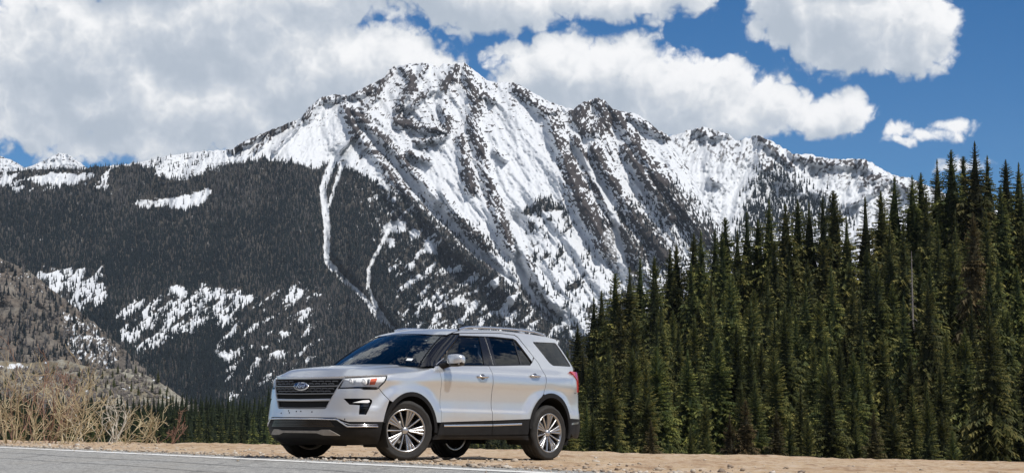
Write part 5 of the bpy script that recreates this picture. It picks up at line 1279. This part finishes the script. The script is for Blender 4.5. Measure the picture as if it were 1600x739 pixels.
    # A pillars: ruled between windscreen edge and door glass edge
    for sg in (1, -1):
        bt = np.linspace(-.02, 1.0, 16); L = ws(np.full(16, .975), np.clip(bt, -.02, 1))
        gx = np.linspace(.905, .150, 16); gz = np.linspace(1.200, 1.648, 16); Rr = Q(gx, gz)
        rows = []
        for s_ in np.linspace(0, 1, 6):
            p_ = L + (Rr - L) * s_; p_[:, 1] += .035 * 4 * s_ * (1 - s_); p_[:, 2] += .012 * 4 * s_ * (1 - s_); rows.append(p_)
        V = np.stack(rows, 1).reshape(-1, 3) * np.array([1, sg, 1]); mesh_ob('windshield_pillar', V, grid_faces(16, 6), M['gloss'], root)
        # bright seal along the windscreen edge
        V, F = tube((ws(np.full(16, .955), bt) + np.array([.004, 0, .006])) * np.array([1, sg, 1]), .007, 6); mesh_ob('windshield_seal', V, F, M['gloss'], root)
        # roof rails
        rx = np.linspace(.075, -1.83, 30); e = smooth_interp(rx, ze[0], ze[1]); lift = .030 * np.clip(np.minimum((.075 - rx) / .18, (rx + 1.83) / .28), 0, 1) ** .6
        cy = (Gy(rx, e) - .035); V, F = [], []
        sec = [(-.020, -.012), (-.016, .012), (.0, .017), (.016, .012), (.020, -.012), (0, -.016)]
        V = np.array([[(x_, (y_ + dy) * sg, z_ + l_ + dz) for dy, dz in sec] for x_, y_, z_, l_ in zip(rx, cy, e + .012, lift)]).reshape(-1, 3)
        f = [(i * 6 + j, i * 6 + (j + 1) % 6, i * 6 + 6 + (j + 1) % 6, i * 6 + 6 + j) for i in range(29) for j in range(6)]
        mesh_ob('roof_rail', V, np.array(f), M['chrome'], root)
        # door mirror: painted cap over a black housing, arm and sail
        mc = np.array([.700, 1.105, 1.285]) if sg > 0 else np.array([.44, -1.0, 1.275]); n1, n2 = 14, 20
        th = np.linspace(0, np.pi, n1)[:, None]; ph = np.linspace(0, 2 * np.pi, n2, endpoint=False)[None, :]
        def sup(c, e): return np.sign(c) * np.abs(c) ** e
        vx = .075 * sup(np.sin(th), .7) * sup(np.cos(ph), .6); vy = .135 * sup(np.cos(th), .7) * np.ones_like(ph); vz = .083 * sup(np.sin(th), .6) * sup(np.sin(ph), .6)
        V = np.stack([vx, vy, vz], -1); V[..., 0] += .02 * (1 - (V[..., 1] / .135) ** 2); V[..., 2] *= 1 + .12 * sg * V[..., 1] / .135 * 0
        F = np.array([(i * n2 + j, i * n2 + (j + 1) % n2, (i + 1) * n2 + (j + 1) % n2, (i + 1) * n2 + j) for i in range(n1 - 1) for j in range(n2)])
        if sg < 0: V = V[..., [1, 0, 2]]     # the far mirror is folded in
        Vf = V.reshape(-1, 3); up = Vf[F].mean(1)[:, 2] > -.022
        mir = mesh_ob('door_mirror', Vf + mc, F[up], M['paint'], fdoor[0 if sg > 0 else 1]); mesh_ob('mirror_housing', Vf * .985 + mc - np.array([0, 0, .002]), F, M['gloss'], mir)
        V, Fq = tube([mc + np.array([.06, -.10 * sg, -.050]), mc + np.array([.074, .03 * sg, -.048]), mc + np.array([.05, .11 * sg, -.045])] if sg > 0 else [mc + np.array([.10, -.04, -.05]), mc + np.array([0, -.055, -.05]), mc + np.array([-.1, -.04, -.05])], .014, 6); mesh_ob('turn_signal', V, Fq, M['satin'], mir)
        V, Fq = tube([(.78, .915 * sg, 1.205), (.76, 1.0 * sg, 1.225), (.72, 1.06 * sg, 1.245)] if sg > 0 else [(.78, -.915, 1.205), (.70, -.96, 1.22), (.60, -.98, 1.235)], [.045, .036, .035], 8); mesh_ob('mirror_arm', V, Fq, M['black'], mir)
        panel('mirror_sail', [(.90, 1.205), (.70, 1.222), (.66, 1.32)], (lambda x, z, s=sg: Q(x, z) * np.array([1, s, 1])), M['gloss'], mir, spacing=.05, off=.004, depth=.015)
        strip_ob('sail_trim', [(.885, 1.215), (.665, 1.315)], .012, .010, (lambda x, z, s=sg: Q(x, z) * np.array([1, s, 1])), M['satin'], mir)
        # door handles in their scoops
        for (hx, hz), par in (((.025, 1.093), fdoor), ((-1.095, 1.140), rdoor)):
            par = par[0 if sg > 0 else 1]; c0 = Q(hx, hz)
            V, F = lathe([(0, .004), (.045, .003), (.055, .0005)], 24, 'y'); V = V * np.array([1, 1, .75]); mesh_ob('handle_scoop', (V + c0 + np.array([0, .0, 0])) * np.array([1, sg, 1]), F, M['rimdark'], par)
            xs = np.linspace(-.105, .105, 9); bow = .032 * (1 - (xs / .105) ** 4)
            V, F = tube([(c0 + np.array([x_, .008 + b_, .004])) * np.array([1, sg, 1]) for x_, b_ in zip(xs, bow)], [.012, .015, .016, .016, .016, .016, .016, .015, .012], 8); mesh_ob('door_handle', V, F, M['chrome'], par)
    # rear glass
    def rg(a, b):
        base = np.stack([-2.44 + .22 * a ** 2, .80 * a, 1.245 + .03 * a ** 2], -1); top = np.stack([-2.12 + .07 * a ** 2, .565 * a, 1.675 - .01 * a ** 2], -1); return base + (top - base) * b[..., None]
    A, B = np.meshgrid(np.linspace(-1, 1, 21), np.linspace(0, 1, 6), indexing='ij'); mesh_ob('rear_window', rg(A, B).reshape(-1, 3), grid_faces(21, 6)[:, ::-1], M['privacy'], root)
    # ---------------- underside and cabin
    box_ob('underbody', (-.1, 0, .36), (3.9, 1.3, .16), M['well'], root, bevel=.05)
    box_ob('cabin_floor', (-.60, 0, .50), (2.9, 1.66, .04), M['dark'], root)
    box_ob('firewall', (1.02, 0, .80), (.05, 1.70, .70), M['dark'], root)
    box_ob('engine_cover', (1.62, 0, .74), (1.2, 1.05, .5), M['well'], root, bevel=.05)
    db = box_ob('dashboard', (.84, 0, 1.09), (.42, 1.55, .20), M['dark'], root, bevel=.06, seg=3)
    V, F = lathe([(.17, -.014), (.188, 0), (.17, .014), (.152, 0), (.17, -.014)], 28, 'x'); st = mesh_ob('steering_wheel', V, F, M['dark'], db); st.location = (.50, .38, 1.11); st.rotation_euler = (0, math.radians(25), 0)
    def seat(x, y, w=.52):
        s_ = box_ob('seat', (x, y, .68), (.52, w, .20), M['seat'], root, bevel=.06, seg=3)
        box_ob('seat_back', (x - .30, y, 1.02), (.16, w, .62), M['seat'], s_, bevel=.06, seg=3, rot=Matrix.Rotation(math.radians(-14), 3, 'Y'))
        if w < .7: box_ob('headrest', (x - .42, y, 1.42), (.10, .27, .19), M['seat'], s_, bevel=.04, seg=3)
        return s_
    seat(.05, .40); seat(.05, -.40); s2 = seat(-.85, 0, 1.35); box_ob('headrest', (-1.27, .42, 1.40), (.10, .26, .16), M['seat'], s2, bevel=.04); box_ob('headrest', (-1.27, -.42, 1.40), (.10, .26, .16), M['seat'], s2, bevel=.04)
    # headlining keeps the cabin dark
    P2 = P.copy(); P2[:, 2] -= .045; P2[:, 1] *= .96; mesh_ob('headlining', P2, grid_faces(nu_, nv_), M['dark'], roof)
    # ---------------- wheels
    st_ = math.radians(-22)
    build_wheel(M, root, (1.433, .852, .372), 1, st_, .30); build_wheel(M, root, (1.433, -.852, .372), -1, st_, .1)
    build_wheel(M, root, (-1.433, .852, .372), 1, 0, .12); build_wheel(M, root, (-1.433, -.852, .372), -1, 0, .5)
    return root
CAR_LOC = (-1.1521, 26.1278, -0.8138)
CAR_ROT = (math.radians(0.049), math.radians(-1.378), math.radians(230.564))
car = build_car()
car.rotation_mode = 'XYZ'; car.location = CAR_LOC; car.rotation_euler = CAR_ROT
# ------------------------------------------------------------------ thin mountain air
def build_haze():
    m = bpy.data.materials.new('haze'); m.use_nodes = True; N = Nodes(m.node_tree); out = N.new('ShaderNodeOutputMaterial')
    v = N.new('ShaderNodeVolumePrincipled'); v.inputs['Color'].default_value = (.72, .84, 1.0, 1); v.inputs['Density'].default_value = HAZE; v.inputs['Anisotropy'].default_value = 0.0
    N.link(v.outputs[0], out.inputs['Volume'])
    box_ob('haze', (0, 4700, 650), (13000, 12000, 1600), m, kind='stuff', label='thin blue mountain haze')
HAZE = 1.7e-5
build_haze()
